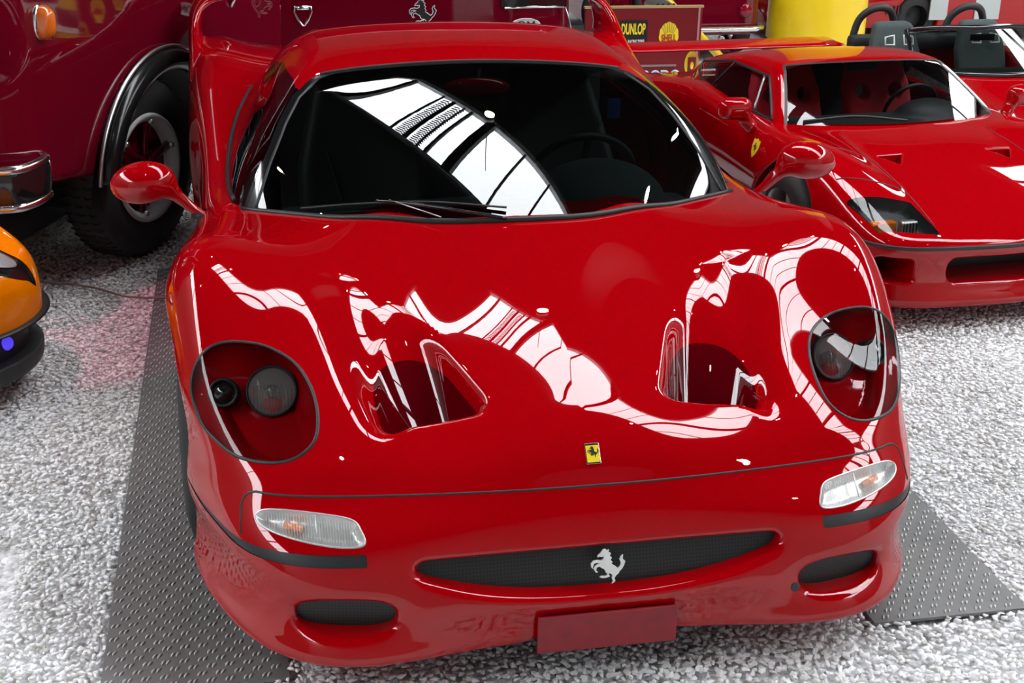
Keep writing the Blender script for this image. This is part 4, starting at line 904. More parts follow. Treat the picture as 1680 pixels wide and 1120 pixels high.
for s in (1, -1):
    q, _ = clip(*a_, -s*a_[0][:, 0]); mobj('side_window', q[0], q[1], GLASS_LIGHT, wedge, nrm=q[2])
    Q = drop(gh_wedge, np.array([(s*1.2, a0+(a1-a0)*k/6, b0+(b1-b0)*k/6) for (a0, b0), (a1, b1) in zip(WSIDE, WSIDE[1:]+WSIDE[:1]) for k in range(6)]), (-s, 0, 0), .9); v, f_ = tube_mesh(Q, .010, closed=True, seg=6); mobj('window_seal', v, f_, BLACK, wedge)
    for (y0, z0, y1, z1, m_) in ((1.93, .80, 2.05, .985, SATIN), (2.62, .82, 2.50, .985, BLACK)):
        Q = drop(gh_wedge, np.array([(s*1.2, y0+(y1-y0)*t, z0+(z1-z0)*t) for t in np.linspace(0, 1, 6)]), (-s, 0, 0), .9); v, f_ = tube_mesh(Q, .009, seg=6); mobj('window_divider', v, f_, m_, wedge)
    if s > 0:
        zs = np.linspace(.80, 1.05, 9); Q = drop(gh_wedge, np.array([(np.interp(z, [.70, .80, .9, 1.0, 1.05, 1.2], [.735, .705, .645, .582, .545, .45])+.004, .8, z) for z in zs]), (0, 1, 0), 2.0); v, f_ = tube_mesh(Q[Q[:, 1] < 2.4], .011, seg=6); mobj('pillar_moulding', v, f_, SATIN, wedge)
    # mirror
    def mw(x, y, z):
        b = smax(smax(np.abs((x-s*1.01))-.105, np.abs(y-1.67)-.06, .07), np.abs(z-.872)-.068, .06)
        a = np.array([s*.90, 1.66, .76]); e = np.array([s*.96, 1.69, .83])-a; px_, py_, pz_ = x-a[0], y-a[1], z-a[2]; t = np.clip((px_*e[0]+py_*e[1]+pz_*e[2])/(e@e), 0, 1)
        return smin(b, np.sqrt((px_-t*e[0])**2+(py_-t*e[1])**2+(pz_-t*e[2])**2)-.04, .03)
    v, f_, nn = surface(mw, (s*.99-.19, 1.55, .68), (s*.99+.19, 1.82, .98), .012, half=False, proj=2); mobj('door_mirror', v, f_, RED, wedge, nrm=nn)
    for wy in (1.06, 3.52): make_wheel(wedge, Vector((s*.85, wy, .33)), w=.24, side=s)
    # seats
    def sw(x, y, z):
        u = x-s*.34; lean = 2.22+.40*(z-.5); b = smax(np.abs(y-lean)-.06, np.abs(u)-(.25-.32*np.clip(z-.82, 0, 1)), .06); b = smax(b, z-1.02, .05)
        b = smax(b, -(np.hypot((np.abs(u)-.12)/.05, (z-.80)/.05)-1)*.04, .01)
        return smax(smin(b, smax(smax(np.abs(z-.36)-.07, np.abs(u)-.25, .05), np.abs(y-2.0)-.25, .05), .05), .24-z, .02)
    v, f_, nn = surface(sw, (s*.34-.3, 1.68, .2), (s*.34+.3, 2.6, 1.08), .022, half=False, proj=1); mobj('seat', v, f_, REDCLOTH, wedge, nrm=nn, label='red cloth racing seat')
def dw(x, y, z):
    t = smax(smax(z-.77, np.abs(x)-.64, .05), np.abs(y-1.68)-.18, .06); b = (np.sqrt(((x-.36)/.24)**2+((y-1.70)/.18)**2+((z-.74)/.13)**2)-1)*.13; return smax(smin(t, b, .03), .6-z, .02)
v, f_, nn = surface(dw, (-.75, 1.4, .55), (.75, 2.0, .95), .022, half=False, proj=1); mobj('dashboard', v, f_, SEATLEATHER, wedge, nrm=nn)
v, f_ = tube_mesh(xf(np.array([(.18*math.cos(a), .18*math.sin(a), 0) for a in np.linspace(0, 2*math.pi, 30, endpoint=False)]), frame((.36, 1.93, .76), (0, .9, .38))), .014, closed=True); mobj('steering_wheel', v, f_, BLACK, wedge)
bm = bmesh.new(); add_box(bm, (0, 2.0, .2), (1.4, 1.8, .04)); add_box(bm, (0, 2.75, .55), (1.3, .04, .7)); bmobj('cabin_tub', bm, DARKGREY, wedge)
bm = bmesh.new(); add_box(bm, (0.02, 2.0, 1.03), (.22, .02, .06), bev=.01); bmobj('interior_mirror', bm, BLACK, wedge)
def wpt(x, t, l=.012):
    y = 1.40+.3*x*x+t*.55; Q = drop(gh_wedge, np.array([[x, y, 1.5]]), (0, 0, -1), .9)[0]; return Q+np.array([0, -.6, .8])*l
v, f_ = tube_mesh(smooth_path([wpt(-.62, .03), wpt(-.3, .10), wpt(.02, .02)], 6), .008, seg=6); mobj('wiper', v, f_, BLACK, wedge)
# rear wing: blade on two side plates
P = [(x, 4.02, .825) for x in np.linspace(-.90, .90, 14)]; v, f_ = tube_mesh(P, .15, seg=16, flat=(1, .16), up=(0, 1, .05)); parts = [(v, f_)]
def wsd(x, y, z): 
    x = np.abs(x); return smax(np.abs(x-(.91+.03*(1-z)))-.018, smax(smax(np.abs(y-4.01+.35*(.86-z))-.16-.35*(.87-z), z-.838, .02), .50-z, .02), .02)
v2, f2, nn = surface(wsd, (0, 3.5, .75), (1.0, 4.4, 1.1), .014, proj=1)
wgt = mobj('rear_wing', v, f_, RED, wedge, label='straight red rear wing blade')
for s in (1, -1):
    q, _ = clip(v2, f2, nn, -s*v2[:, 0]); mobj('wing_end_plate', q[0], q[1], RED, wgt, nrm=q[2])
# small shield on the flank
SH = [(-.5, .62), (-.28, .56), (0, .68), (.28, .56), (.5, .62), (.52, .1), (.34, -.36), (0, -.70), (-.34, -.36), (-.52, .1)]
for s in (-1, 1):
    Q = drop(f_wedge, np.array([[s*1.2, 1.52, .66]]), (-s, 0, 0), .5)[0]; nn = fgrad(f_wedge, Q[None])[0]; M = frame(Q+nn*.001, nn); M = M @ np.array(Matrix.Rotation(math.radians(-90), 4, 'Z'))
    sh = poly_plate(SH, M, .085, .003, YELLOW, wedge, 'shield_badge', 'small yellow shield badge'); M3 = M.copy(); M3[:3, 3] += nn*.003; poly_plate([((a-.08)*.6, (b-.4)*.8) for a, b in HORSE], M3, .07, .001, BLACK, sh, 'horse_figure')
# ------------------------------------------------------------------ vintage maroon lorry on the left
lor = thing('vintage_lorry', 'maroon vintage lorry on the left with a big black-winged front wheel', 'lorry', (-1.277, 3.52, 0), math.atan2(.933, .36))
def f_lorry(x, y, z):        # x backwards along the side, y into the lorry
    bow = .10*np.clip((z-1.2)/1.2, 0, 1)**2+.02*np.clip((.9-z)/.5, 0, 1)**2
    qx = np.abs(x-.62)-1.68+.30; qy = np.abs(y-.75)-.75+bow+.30; d = np.hypot(np.maximum(qx, 0), np.maximum(qy, 0))+np.minimum(np.maximum(qx, qy), 0)-.30
    d = smax(d, z-2.3, .2); d = smax(d, np.interp(x, [-1.1, -.9, -.5, -.3, 3], [.60, .57, .50, .46, .46])-z, .04)
    e = (np.sqrt(((x-.34)/.66)**2+((z-.36)/.50)**2)-1)*.5; return smax(d, -smax(e, y-.75, .05), .02)
V, F, n = surface(f_lorry, (-1.15, -.05, .4), (2.35, 1.8, 2.4), .025, half=False, proj=2)
mobj('body', V, F, MAROON, lor, nrm=n)
def arch(a, b, yo, r, m, name, flat=(1, 1), a0=22, a1=172, parent=None):
    t = np.radians(np.linspace(a0, a1, 40)); P = np.stack([.34+a*np.cos(t), 0*t+yo, .36+b*np.sin(t)], 1)
    v, f_ = tube_mesh(P, r, seg=12, flat=flat, up=(0, -1, 0)); return mobj(name, v, f_, m, parent or lor)
w1 = arch(.63, .475, -.030, .050, MUDGUARD, 'mudguard', flat=(.9, 1.0)); w1['label'] = 'gloss black mudguard over the front wheel'
arch(.70, .535, -.022, .009, SATIN, 'mudguard_trim', parent=w1)
t = np.radians(np.linspace(-8, 188, 30)); rows = [(.66, .50, .0), (.60, .45, .18), (.58, .43, .55)]
v = [(.34+a*math.cos(k), yy, .36+b*math.sin(k)) for a, b, yy in rows for k in t]; f_ = [(j*30+i, j*30+i+1, (j+1)*30+i+1, (j+1)*30+i) for j in range(2) for i in range(29)]
mobj('wheel_well', v, f_, BLACK, lor)
bm = bmesh.new(); add_box(bm, (.6, .9, .36), (2.9, 1.2, .30)); bmobj('chassis', bm, BLACK, lor)
# steered front wheel, rear wheel
def lorry_wheel(loc, yaw, steer=None):
    R_, w_ = .405, .20; M = Matrix.Translation(loc) @ Matrix.Rotation(yaw, 4, 'Z') @ Matrix.Rotation(math.radians(90), 4, 'X')
    v, f_ = lathe([(.235, -w_/2), (.30, -w_/2-.012), (.38, -w_/2+.005), (.402, -w_/2+.03), (.405, 0), (.402, w_/2-.03), (.38, w_/2-.005), (.30, w_/2+.012), (.235, w_/2)], 48); ty = mobj('tyre', xf(v, M), f_, TYRE, lor)
    tr = []
    for k in range(60):
        a = 2*math.pi*k/60
        for zz in (-.06, 0, .06): P = np.array([[.402*math.cos(a), .402*math.sin(a), zz-.022], [.406*math.cos(a+.02), .406*math.sin(a+.02), zz], [.402*math.cos(a), .402*math.sin(a), zz+.022]]); tr.append(tube_mesh(P, .006, seg=4))
    v, f_ = merge(tr); o = mobj('tread_blocks', xf(v, M), f_, TYRE, ty); o['kind'] = 'stuff'
    v, f_ = lathe([(.245, w_/2+.004), (.240, w_/2+.016), (.222, w_/2+.010), (.205, w_/2-.01), (.20, w_/2-.05), (.20, -w_/2+.02)], 48); rm = mobj('rim', xf(v, M), f_, mat('white_rim', (.50, .50, .49), rough=.45, noise=(30, .15)), lor, label='grey-white wheel rim')
    v, f_ = lathe([(.0005, w_/2-.01), (.05, w_/2-.01), (.06, w_/2-.04), (.12, w_/2-.06), (.20, w_/2-.05)], 40); hb = mobj('hub', xf(v, M), f_, MAROON, lor, label='maroon wheel hub')
    for k in range(6):
        a = 2*math.pi*k/6+.3; c, s_ = math.cos(a), math.sin(a)
        P = np.array([[.05*c, .05*s_, w_/2-.02], [.12*c, .12*s_, w_/2-.025], [.20*c, .20*s_, w_/2-.02]]); v, f_ = tube_mesh(P, [.022, .018, .024], seg=8, flat=(1, .7)); mobj('spoke', xf(v, M), f_, MAROON, hb)
        v, f_ = lathe([(.0005, .016), (.011, .014), (.013, 0)], 10, frame((.205*c, .205*s_, w_/2-.005), (0, 0, 1))); mobj('wheel_nut', xf(v, M), f_, SATIN, rm)
lorry_wheel(Vector((.10, .06, .408)), math.radians(-9))
lorry_wheel(Vector((1.75, .22, .408)), 0.0)
# front bumper with two bright rails
P = smooth_path([(-.74, .02, 0), (-.80, -.035, 0), (-.95, -.035, 0), (-1.02, .03, 0), (-1.07, .25, 0), (-1.07, 1.45, 0)], 8)
v, f_ = tube_mesh(P+[0, 0, .602], .078, seg=14, flat=(1, .22), up=(0, 0, 1)); bp = mobj('front_bumper', v, f_, GLOSSBLACK, lor)
for zz in (.672, .530): v, f_ = tube_mesh(P+[0, 0, zz], .018, seg=10); mobj('chrome_rail', v, f_, CHROME, bp)
v, f_ = tube_mesh([(-.735, .0, .54), (-.725, -.01, .60), (-.735, .0, .66)], .012, seg=8); mobj('end_rail', v, f_, CHROME, bp)
def lobes(cx, cz, hx, hz, y, n_=28): return [(cx+hx*math.cos(a)*(1-.18*math.cos(a*2+math.pi)*-1*0), y, cz+hz*math.sin(a)*(1)) for a in np.linspace(0, 2*math.pi, n_, endpoint=False)]
def pod_l(hx, hz, d, zc): return lambda x, y, z: smin((np.sqrt(((x+.655)/hx)**2+((y-.0)/d)**2+((z-zc-.026)/hz)**2)-1)*hx, (np.sqrt(((x+.655)/hx)**2+((y-.0)/d)**2+((z-zc+.026)/hz)**2)-1)*hx, .045)
v, f_, nn = surface(pod_l(.052, .043, .020, 1.160), (-.75, -.06, 1.05), (-.55, .06, 1.27), .007, half=False, proj=1); ind = mobj('indicator', v, f_, CHROME, lor, nrm=nn, label='amber double-lobed indicator lamp in a chrome mount')
v, f_, nn = surface(pod_l(.046, .039, .055, 1.160), (-.75, -.09, 1.05), (-.55, .06, 1.27), .006, half=False, proj=1); mobj('amber_lens', v, f_, AMBER, ind, nrm=nn)
v, f_ = lathe([(.10, .0), (.11, .02), (.10, .035), (.08, .02), (.05, .0), (.0005, -.01)], 28, frame((-1.05, .10, 1.06), (-.75, -.65, 0))); hl = mobj('headlight', v, f_, CHROME, lor)
v, f_ = lathe([(.095, .022), (.06, .04), (.0005, .048)], 28, frame((-1.05, .10, 1.06), (-.75, -.65, 0))); mobj('lens', v, f_, LENS, hl)
for (a, b) in ((-.15, .90), (1.28, .90)): v, f_ = tube_mesh([(a if a > 0 else .86, .02, 1.35), (a if a > 0 else .86, -.03, 1.0), (a if a > 0 else .86, .0, .95)], .012, seg=6)
mobj('door_handle', v, f_, CHROME, lor)
# ------------------------------------------------------------------ maroon van with emblems, standing crosswise behind
van = thing('maroon_van', 'dark maroon van standing crosswise behind the central car, with a rearing horse on its side', 'van', (.2, 7.1, 0))
def f_van(x, y, z):
    qx = np.abs(x)-1.20+.16; qy = np.abs(y)-.75+.16+.10*np.clip((z-.9), 0, 1)**2; d = np.hypot(np.maximum(qx, 0), np.maximum(qy, 0))+np.minimum(np.maximum(qx, qy), 0)-.16
    return smax(smax(d, z-1.9, .15), .16-z, .05)
V, F, n = surface(f_van, (-1.3, -.85, .1), (1.3, .85, 2.0), .04, half=False, proj=2); mobj('body', V, F, MAROON, van, nrm=n)
for sx in (-.8, .8):
    for sy in (-.66, .66): make_wheel(van, Vector((sx, sy, .24)), R=.24, w=.14, rim=.15, side=1)
def vplane(x, z, y=-.752): M = np.eye(4); M[:3, 0] = (1, 0, 0); M[:3, 1] = (0, 0, 1); M[:3, 2] = (0, -1, 0); M[:3, 3] = (x-.2, y, z); return M
SHO = [(-.5, .5, 0), (0, .52, 0), (.5, .5, 0), (.52, .2, 0), (.3, -.3, 0), (.05, -.62, 0), (-.05, -.62, 0), (-.3, -.3, 0), (-.52, .2, 0)]
v, f_ = tube_mesh(xf(np.array(SHO)*.105, vplane(-.372, .652)), .007, closed=True, seg=8); se = mobj('shield_emblem', v, f_, CHROME, van, label='chrome shield-shaped emblem')
v, f_ = tube_mesh(xf(np.array([(-.36, .42, 0), (.36, .42, 0)])*.105, vplane(-.372, .652)), .013, seg=8); mobj('shield_bar', v, f_, CHROME, se)
hp = vplane(.375, .575); hw = poly_plate(HORSE, hp, .165, .003, BLACK, van, 'horse_emblem', 'black rearing horse with a white outline'); v, f_ = tube_mesh(np.array([(a*.165, b*.165, .003) for a, b in HORSE]), .0026, closed=True, seg=4); mobj('white_outline', xf(v, hp), f_, WHITE, hw)
v, f_ = lathe([(.0005, 0), (.09, 0), (.095, .004), (.10, 0)], 32); v[:, 1] *= .45; ov = mobj('oval_badge', xf(v, vplane(1.078, .572, -.753)), f_, WHITE, van, label='white oval badge with black letters'); text_obj('OM', 'badge_lettering', Matrix(vplane(1.078, .572, -.758).tolist()), .052, BLACK, ov, .001, width=.12)
v, f_ = tube_mesh(xf(np.array([(0, 0, 0), (.20, .006, 0), (.40, .004, 0)]), vplane(.935, .682)), .008, seg=8); mobj('chrome_moulding', v, f_, CHROME, van)
bm = bmesh.new(); add_box(bm, (.93, -.752, .74), (.44, .01, .10)); bmobj('dark_window_strip', bm, GLOSSBLACK, van)
v, f_ = tube_mesh(xf(np.array([(0, .0, 0), (.03, -.08, 0), (.05, -.16, 0)]), vplane(1.345, .682, -.742)), .005, seg=6); mobj('door_edge', v, f_, SATIN, van)
# ------------------------------------------------------------------ race transporter with stickers
tr = thing('race_transporter', 'open dark-red race transporter with its sticker-covered tailboard between the two sports cars', 'trailer', (1.95, 6.9, 0))
TRP = mat('transporter_red', (.17, .004, .008), rough=.45, coat=.5, noise=(3, .15)); TAN = mat('tan_wood_edge', (.42, .27, .12), rough=.6)
def tplane(x, z, y=6.494): M = np.eye(4); M[:3, 0] = (1, 0, 0); M[:3, 1] = (0, 0, 1); M[:3, 2] = (0, -1, 0); M[:3, 3] = (x-1.95, y-6.9, z); return M
bm = bmesh.new(); add_box(bm, (-.015, -.38, .33), (.83, .03, .64), bev=.006); tb = bmobj('tailboard', bm, TRP, tr)
bm = bmesh.new(); add_box(bm, (-.015, -.38, .655), (.84, .036, .014)); bmobj('board_edge', bm, TAN, tb)
bm = bmesh.new(); add_box(bm, (-.015, .28, .30), (.83, 1.25, .06)); bmobj('deck', bm, DARKGREY, tr)
for sx in (-.42, .39): bm = bmesh.new(); add_box(bm, (sx, .28, .36), (.02, 1.28, .20), bev=.004); bmobj('side_board', bm, TRP, tr)
bm = bmesh.new(); add_box(bm, (.375, -.398, .40), (.014, .006, .50)); bmobj('corner_strip', bm, mat('pinkish_trim', (.45, .2, .2), rough=.5), tb)
for sx in (-.36, .33): make_wheel(tr, Vector((sx, .5, .2)), R=.2, w=.1, rim=.13, side=1)
bm = bmesh.new(); add_box(bm, (-.088, -.397, .482), (.20, .003, .175)); dk = bmobj('black_sticker', bm, BLACK, tb, label='black tyre-maker sticker'); ylw = mat('sticker_yellow', (.85, .66, .03), rough=.5)
text_obj('DUNLOP', 'sticker_lettering', Matrix(tplane(1.862, .510, 6.501).tolist()), .075, ylw, dk, .001, width=.17, bold=.03); text_obj('RACING TYRES', 'small_lettering', Matrix(tplane(1.885, .425, 6.501).tolist()), .026, WHITE, dk, .001, width=.115, bold=.02)
sh = []
for k in range(61):
    a = math.radians(205-230*k/60); r = .5+.03*abs(math.sin(k*math.pi/60*7)); sh.append((r*.92*math.cos(a), r*1.22*math.sin(a)+.06))
sh += [(.30, -.42), (.24, -.46), (.24, -.62), (-.24, -.62), (-.24, -.46), (-.30, -.42)]
so = poly_plate(sh, tplane(2.115, .452, 6.503), .145, .003, ylw, tb, 'shell_sticker', 'yellow scallop-shell sticker'); text_obj('SHELL', 'sticker_lettering', Matrix(tplane(2.115, .448, 6.496).tolist()), .048, mat('sticker_red', (.45, .02, .01), rough=.5), so, .001, width=.105, bold=.02)
rb = []
for k in range(7): a = math.radians(30+20*k); P = [(.06*math.cos(a)*.5, -.01+.03*math.sin(a), .002), (.145*.45*math.cos(a)*.92, .145*.55*math.sin(a)*1.15+.01, .002)]; rb.append(tube_mesh(np.array(P), .0012, seg=4))
v, f_ = merge(rb); mobj('scallop_ribs', xf(v, tplane(2.115, .465, 6.499)), f_, TRP, so)
v, f_ = lathe([(.0005, 0), (.052, 0), (.052, .003)], 28); v[:, 1] *= 1.75; oy = mobj('oval_sticker', xf(v, tplane(2.293, .265, 6.503)), f_, ylw, tb, label='tall yellow oval sticker'); bm = bmesh.new(); add_box(bm, (2.293-1.95, -.402, .262), (.055, .004, .10)); bmobj('red_square', bm, TRP, oy); v, f_ = lathe([(.0005, 0), (.012, 0), (.012, .002)], 12); v[:, 1] *= 2.2; mobj('yellow_dot', xf(v, tplane(2.293, .255, 6.495)), f_, ylw, oy)
bm = bmesh.new(); add_box(bm, (2.03-1.95, -.398, .258), (.30, .008, .014)); bmobj('metal_bar', bm, SATIN, tb)
blu = mat('sticker_blue', (.03, .30, .55), rough=.5); fo = text_obj('FERODO', 'brake_maker_lettering', Matrix(tplane(2.035, .178, 6.502).tolist()), .098, WHITE, tb, .001, width=.36, bold=.05); fo['label'] = 'white and blue brake-maker lettering'; text_obj('FERODO', 'blue_lettering', Matrix(tplane(2.035, .178, 6.499).tolist()), .078, blu, fo, .001, width=.335, bold=.012)
v, f_ = lathe([(.0005, 0), (.06, 0), (.06, .003)], 24); v[:, 1] *= .35; mobj('orange_oval', xf(v, tplane(2.12, .11, 6.500)), f_, mat('sticker_orange', (.8, .4, .02), rough=.5), tb)
# things standing on the transporter
v, f_ = tube_mesh([(2.42, 7.62, .56), (2.72, 7.62, .27), (2.98, 7.62, .03)], .032, seg=12); pole = mobj('yellow_tube', v, f_, mat('yellow_paint', (.72, .50, .02), rough=.4, coat=.4)); pole['label'] = 'yellow tube leaning behind the sticker-covered tailboard'; pole['category'] = 'tube'
oldw = thing('spoked_wheel', 'red spoked wheel with a grey tyre on top of the transporter', 'wheel', (1.84, 7.0, .56))
v, f_ = tube_mesh([(.19*math.cos(a), 0, .19*math.sin(a)) for a in np.linspace(0, 2*math.pi, 32, endpoint=False)], .035, closed=True, seg=10); mobj('tyre', v, f_, TYRE, oldw)
v, f_ = tube_mesh([(.15*math.cos(a), 0, .15*math.sin(a)) for a in np.linspace(0, 2*math.pi, 32, endpoint=False)], .014, closed=True, seg=8); mobj('rim', v, f_, RED_DARK, oldw)
for k in range(8): a = math.pi*k/4+.2; v, f_ = tube_mesh([(.02*math.cos(a), 0, .02*math.sin(a)), (.15*math.cos(a), 0, .15*math.sin(a))], .011, seg=6); mobj('spoke', v, f_, RED, oldw)
eng = thing('chrome_engine', 'bright metal engine block beside the red spoked wheel on the transporter', 'engine', (2.2, 7.0, .335))
bm = bmesh.new(); add_box(bm, (0, 0, .14), (.17, .3, .28), bev=.02); bmobj('block', bm, SATIN, eng, smooth='auto')
for k in range(4): v, f_ = tube_mesh(smooth_path([(-.06+.04*k, -.12, .28), (-.06+.04*k, -.17, .22), (-.07+.045*k, -.19, .08)], 4), .013, seg=8); mobj('exhaust_pipe', v, f_, CHROME, eng)
# ------------------------------------------------------------------ maroon saloon seen from behind, left of the yellow pillar
sal = thing('maroon_saloon', 'maroon saloon car with a chrome bumper left of the yellow pillar', 'car', (2.72, 9.2, 0))
def f_sal(x, y, z):
    qx = np.abs(x)-.66+.16; qy = np.abs(y)-1.2+.16; d = np.hypot(np.maximum(qx, 0), np.maximum(qy, 0))+np.minimum(np.maximum(qx, qy), 0)-.16
    lo = smax(smax(d, z-.60, .12), .20-z, .04); cab = smax(smax(np.abs(x)-.52+.25*(z-.6), np.abs(y-.1)-.62+.5*(z-.6), .08), z-.92, .08); cab = smax(cab, .5-z, .02); f = smin(lo, cab, .04)
    for wy in (-.80, .80): f = smax(f, -smax(np.hypot(y-wy, z-.22)-.25, .48-np.abs(x), .02), .02)
    return f
V, F, n = surface(f_sal, (-.8, -1.3, .1), (.8, 1.3, 1.0), .03, half=False, proj=2); mobj('body', V, F, MAROON, sal, nrm=n)
v, f_ = tube_mesh(smooth_path([(-.70, -1.05, .262), (-.66, -1.23, .262), (-.4, -1.27, .262), (.4, -1.27, .262), (.62, -1.23, .262), (.68, -1.05, .262)], 6), .032, seg=12, flat=(1, .7)); mobj('chrome_bumper', v, f_, CHROME, sal)
for s in (-1, 1):
    v, f_ = lathe([(.05, 0), (.055, .02), (.045, .03), (.0005, .035)], 20, frame((s*.50, -1.20, .40), (0, -1, 0))); mobj('tail_lamp', v, f_, RED_DARK, sal)
    for wy in (-.80, .80): make_wheel(sal, Vector((s*.58, wy, .225)), R=.225, w=.13, rim=.14, side=s)
for k in (-.3, .3): v, f_ = lathe([(.022, 0), (.022, .05), (.015, .05), (.015, 0)], 14, frame((k, -1.22, .185), (0, -1, 0))); mobj('exhaust_tip', v, f_, CHROME, sal)
bm = bmesh.new(); add_box(bm, (0, -.565, .75), (.80, .02, .18)); bm.transform(Matrix.Rotation(0, 4, 'X')); bmobj('rear_window', bm, GLOSSBLACK, sal)
# ------------------------------------------------------------------ open red spider behind the wedge car
sp = thing('open_spider', 'open red spider with black roll hoops behind the wedge-shaped car, far right', 'car', (3.58, 5.0, 0), math.radians(2))
def f_sp(x, y, z):
    x = np.abs(x); H = Tab([0, .3, .5, .62, .75], [-1.6, -1.2, -.8, -.35, .2, .8, 1.4], [[.30, .37, .44, .53, .50, .50, .38], [.30, .37, .44, .53, .50, .50, .38], [.29, .40, .49, .53, .51, .50, .38], [.27, .40, .50, .52, .51, .49, .37], [.22, .34, .43, .45, .45, .44, .33]])(x, y)
    wd = .69-.05*np.clip((-.9-y), 0, 1)**1.5*1.5; f = smax((z-H)*.9, smax(x-wd, np.hypot(np.maximum(x-.2, 0), np.minimum(y+.9, 0))-.78, .05), .05); f = smax(f, y-1.32, .08); f = smax(f, .10-z, .02)
    ck = smax(smax(x-.50, np.abs(y-.22)-.50, .06), .20-z, .02); f = smax(f, -ck, .02)
    for wy in (-.90, .86): f = smax(f, -smax(np.hypot(y-wy, z-.24)-.265, .52-x, .02), .02)
    return f
V, F, n = surface(f_sp, (0, -1.8, .05), (.85, 1.65, .75), .02, proj=2); mobj('bodywork', V, F, RED, sp, nrm=n)
for s in (-1, 1):
    for wy in (-.90, .86): make_wheel(sp, Vector((s*.60, wy, .24)), R=.24, w=.16, rim=.17, side=s)
    v, f_ = tube_mesh(smooth_path([(s*.32-.15, .72, .52), (s*.32-.12, .70, .68), (s*.32-.05, .66, .755), (s*.32+.05, .66, .755), (s*.32+.12, .70, .68), (s*.32+.15, .72, .52)], 6), .024, seg=10); mobj('roll_hoop', v, f_, DARKGREY, sp, label='black padded roll hoop')
    def s_f(x, y, z, s=s): u = x-s*.30; return smax(smax(smax(np.abs(y-.42-.35*(z-.4))-.04, np.abs(u)-.17+.25*np.clip(z-.52, 0, 1), .03), z-.70, .04), .2-z, .02)
    v, f_, nn = surface(s_f, (s*.3-.22, .25, .18), (s*.3+.22, .62, .75), .018, half=False, proj=1); st = mobj('seat', v, f_, DASH, sp, nrm=nn)
    for k in (-1, 1):
        c0 = s*.30+k*.062; v, f_ = tube_mesh([(c0+a, .34+.35*(b+.60-.4), b+.60) for a, b in ((-.028*k, .028), (.03*k, .018), (.034*k, -.025), (-.028*k, -.028))], .0065, closed=True, seg=6); mobj('headrest_outline', v, f_, mat('pale_piping', (.6, .68, .64), rough=.5), st)
    v, f_ = lathe([(.0005, .02), (.05, .015), (.06, 0)], 20, frame((s*.50, -1.15, .455), (s*.3, -.75, .6))); mobj('headlight', v, f_, REFLECTOR, sp)
    v, f_ = tube_mesh([(s*.60, -.12, .56), (s*.68, -.12, .60)], .02, seg=8); mobj('mirror_stalk', v, f_, RED, sp)
T_ = np.linspace(-1, 1, 21); base = np.array([(.54*a, -.42+.16*a*a, .535) for a in T_]); topp = np.array([(.42*a, .02+.10*a*a, .735-.03*a**4) for a in T_])
v = np.concatenate([base, topp]); f_ = [(i, i+1, 22+i, 21+i) for i in range(20)]; mobj('windscreen', v, f_, GLASS, sp)
loop = np.concatenate([base, topp[::-1]]); v, f_ = tube_mesh(loop, .016, closed=True, seg=8); mobj('windscreen_frame', v, f_, GLOSSBLACK, sp)
bm = bmesh.new(); add_box(bm, (0, -.28, .50), (.95, .16, .08), bev=.02); bmobj('dashboard', bm, DASH, sp, smooth='auto'); bm = bmesh.new(); add_box(bm, (0.02, -.0, .68), (.16, .015, .04), bev=.006); bmobj('interior_mirror', bm, BLACK, sp)
bm = bmesh.new(); add_box(bm, (0, .68, .54), (1.0, .12, .10), bev=.03); bmobj('headrest_fairing', bm, SEATLEATHER, sp, smooth='auto')
# ------------------------------------------------------------------ red vintage racer at the back
rc = thing('vintage_racer', 'red racing car with grey-white side panels at the far back right', 'car', (5.68, 9.38, 0))
def f_rc(x, y, z):
    H = np.interp(x, [-2.0, -1.4, -.6, 0, .6, 1.4, 2.0], [.34, .44, .50, .48, .50, .50, .40]); f = smax((z-H)*.95, smax(np.abs(y)-.62, np.abs(x)-1.9, .25), .14); f = smax(f, .11-z, .02)
    for wx in (-.56, 1.25): f = smax(f, -smax(np.hypot(x-wx, z-.20)-.20, .40-np.abs(y), .02), .02)
    return f
V, F, n = surface(f_rc, (-2.1, -.75, .05), (2.1, .75, .62), .028, half=False, proj=2); mobj('bodywork', V, F, RED, rc, nrm=n)
for wx in (-.56, 1.25):
    for sy in (-1, 1):
        M = Matrix.Translation((wx, sy*.53, .195)) @ Matrix.Rotation(math.radians(90)*sy, 4, 'X'); v, f_ = lathe([(.11, -.06), (.16, -.065), (.19, -.05), (.195, 0), (.19, .05), (.16, .065), (.11, .06)], 28); mobj('tyre', xf(v, M), f_, TYRE, rc); v, f_ = lathe([(.115, .055), (.09, .03), (.03, .05), (.0005, .055)], 24); mobj('rim', xf(v, M), f_, DARKGREY, rc)
GW = mat('grey_white_panel', (.42, .46, .45), rough=.4, coat=.5)
for (xa, w_) in ((-.37, .17), (.10, .24)): bm = bmesh.new(); add_box(bm, (xa, -.628, .30), (w_, .014, .24), bev=.004); bmobj('grey_panel', bm, GW, rc, label='grey-white side panel')
for k in range(5): bm = bmesh.new(); add_box(bm, (-.86+.035*k, -.628, .27), (.012, .012, .075)); bmobj('vent_slot', bm, BLACK, rc)
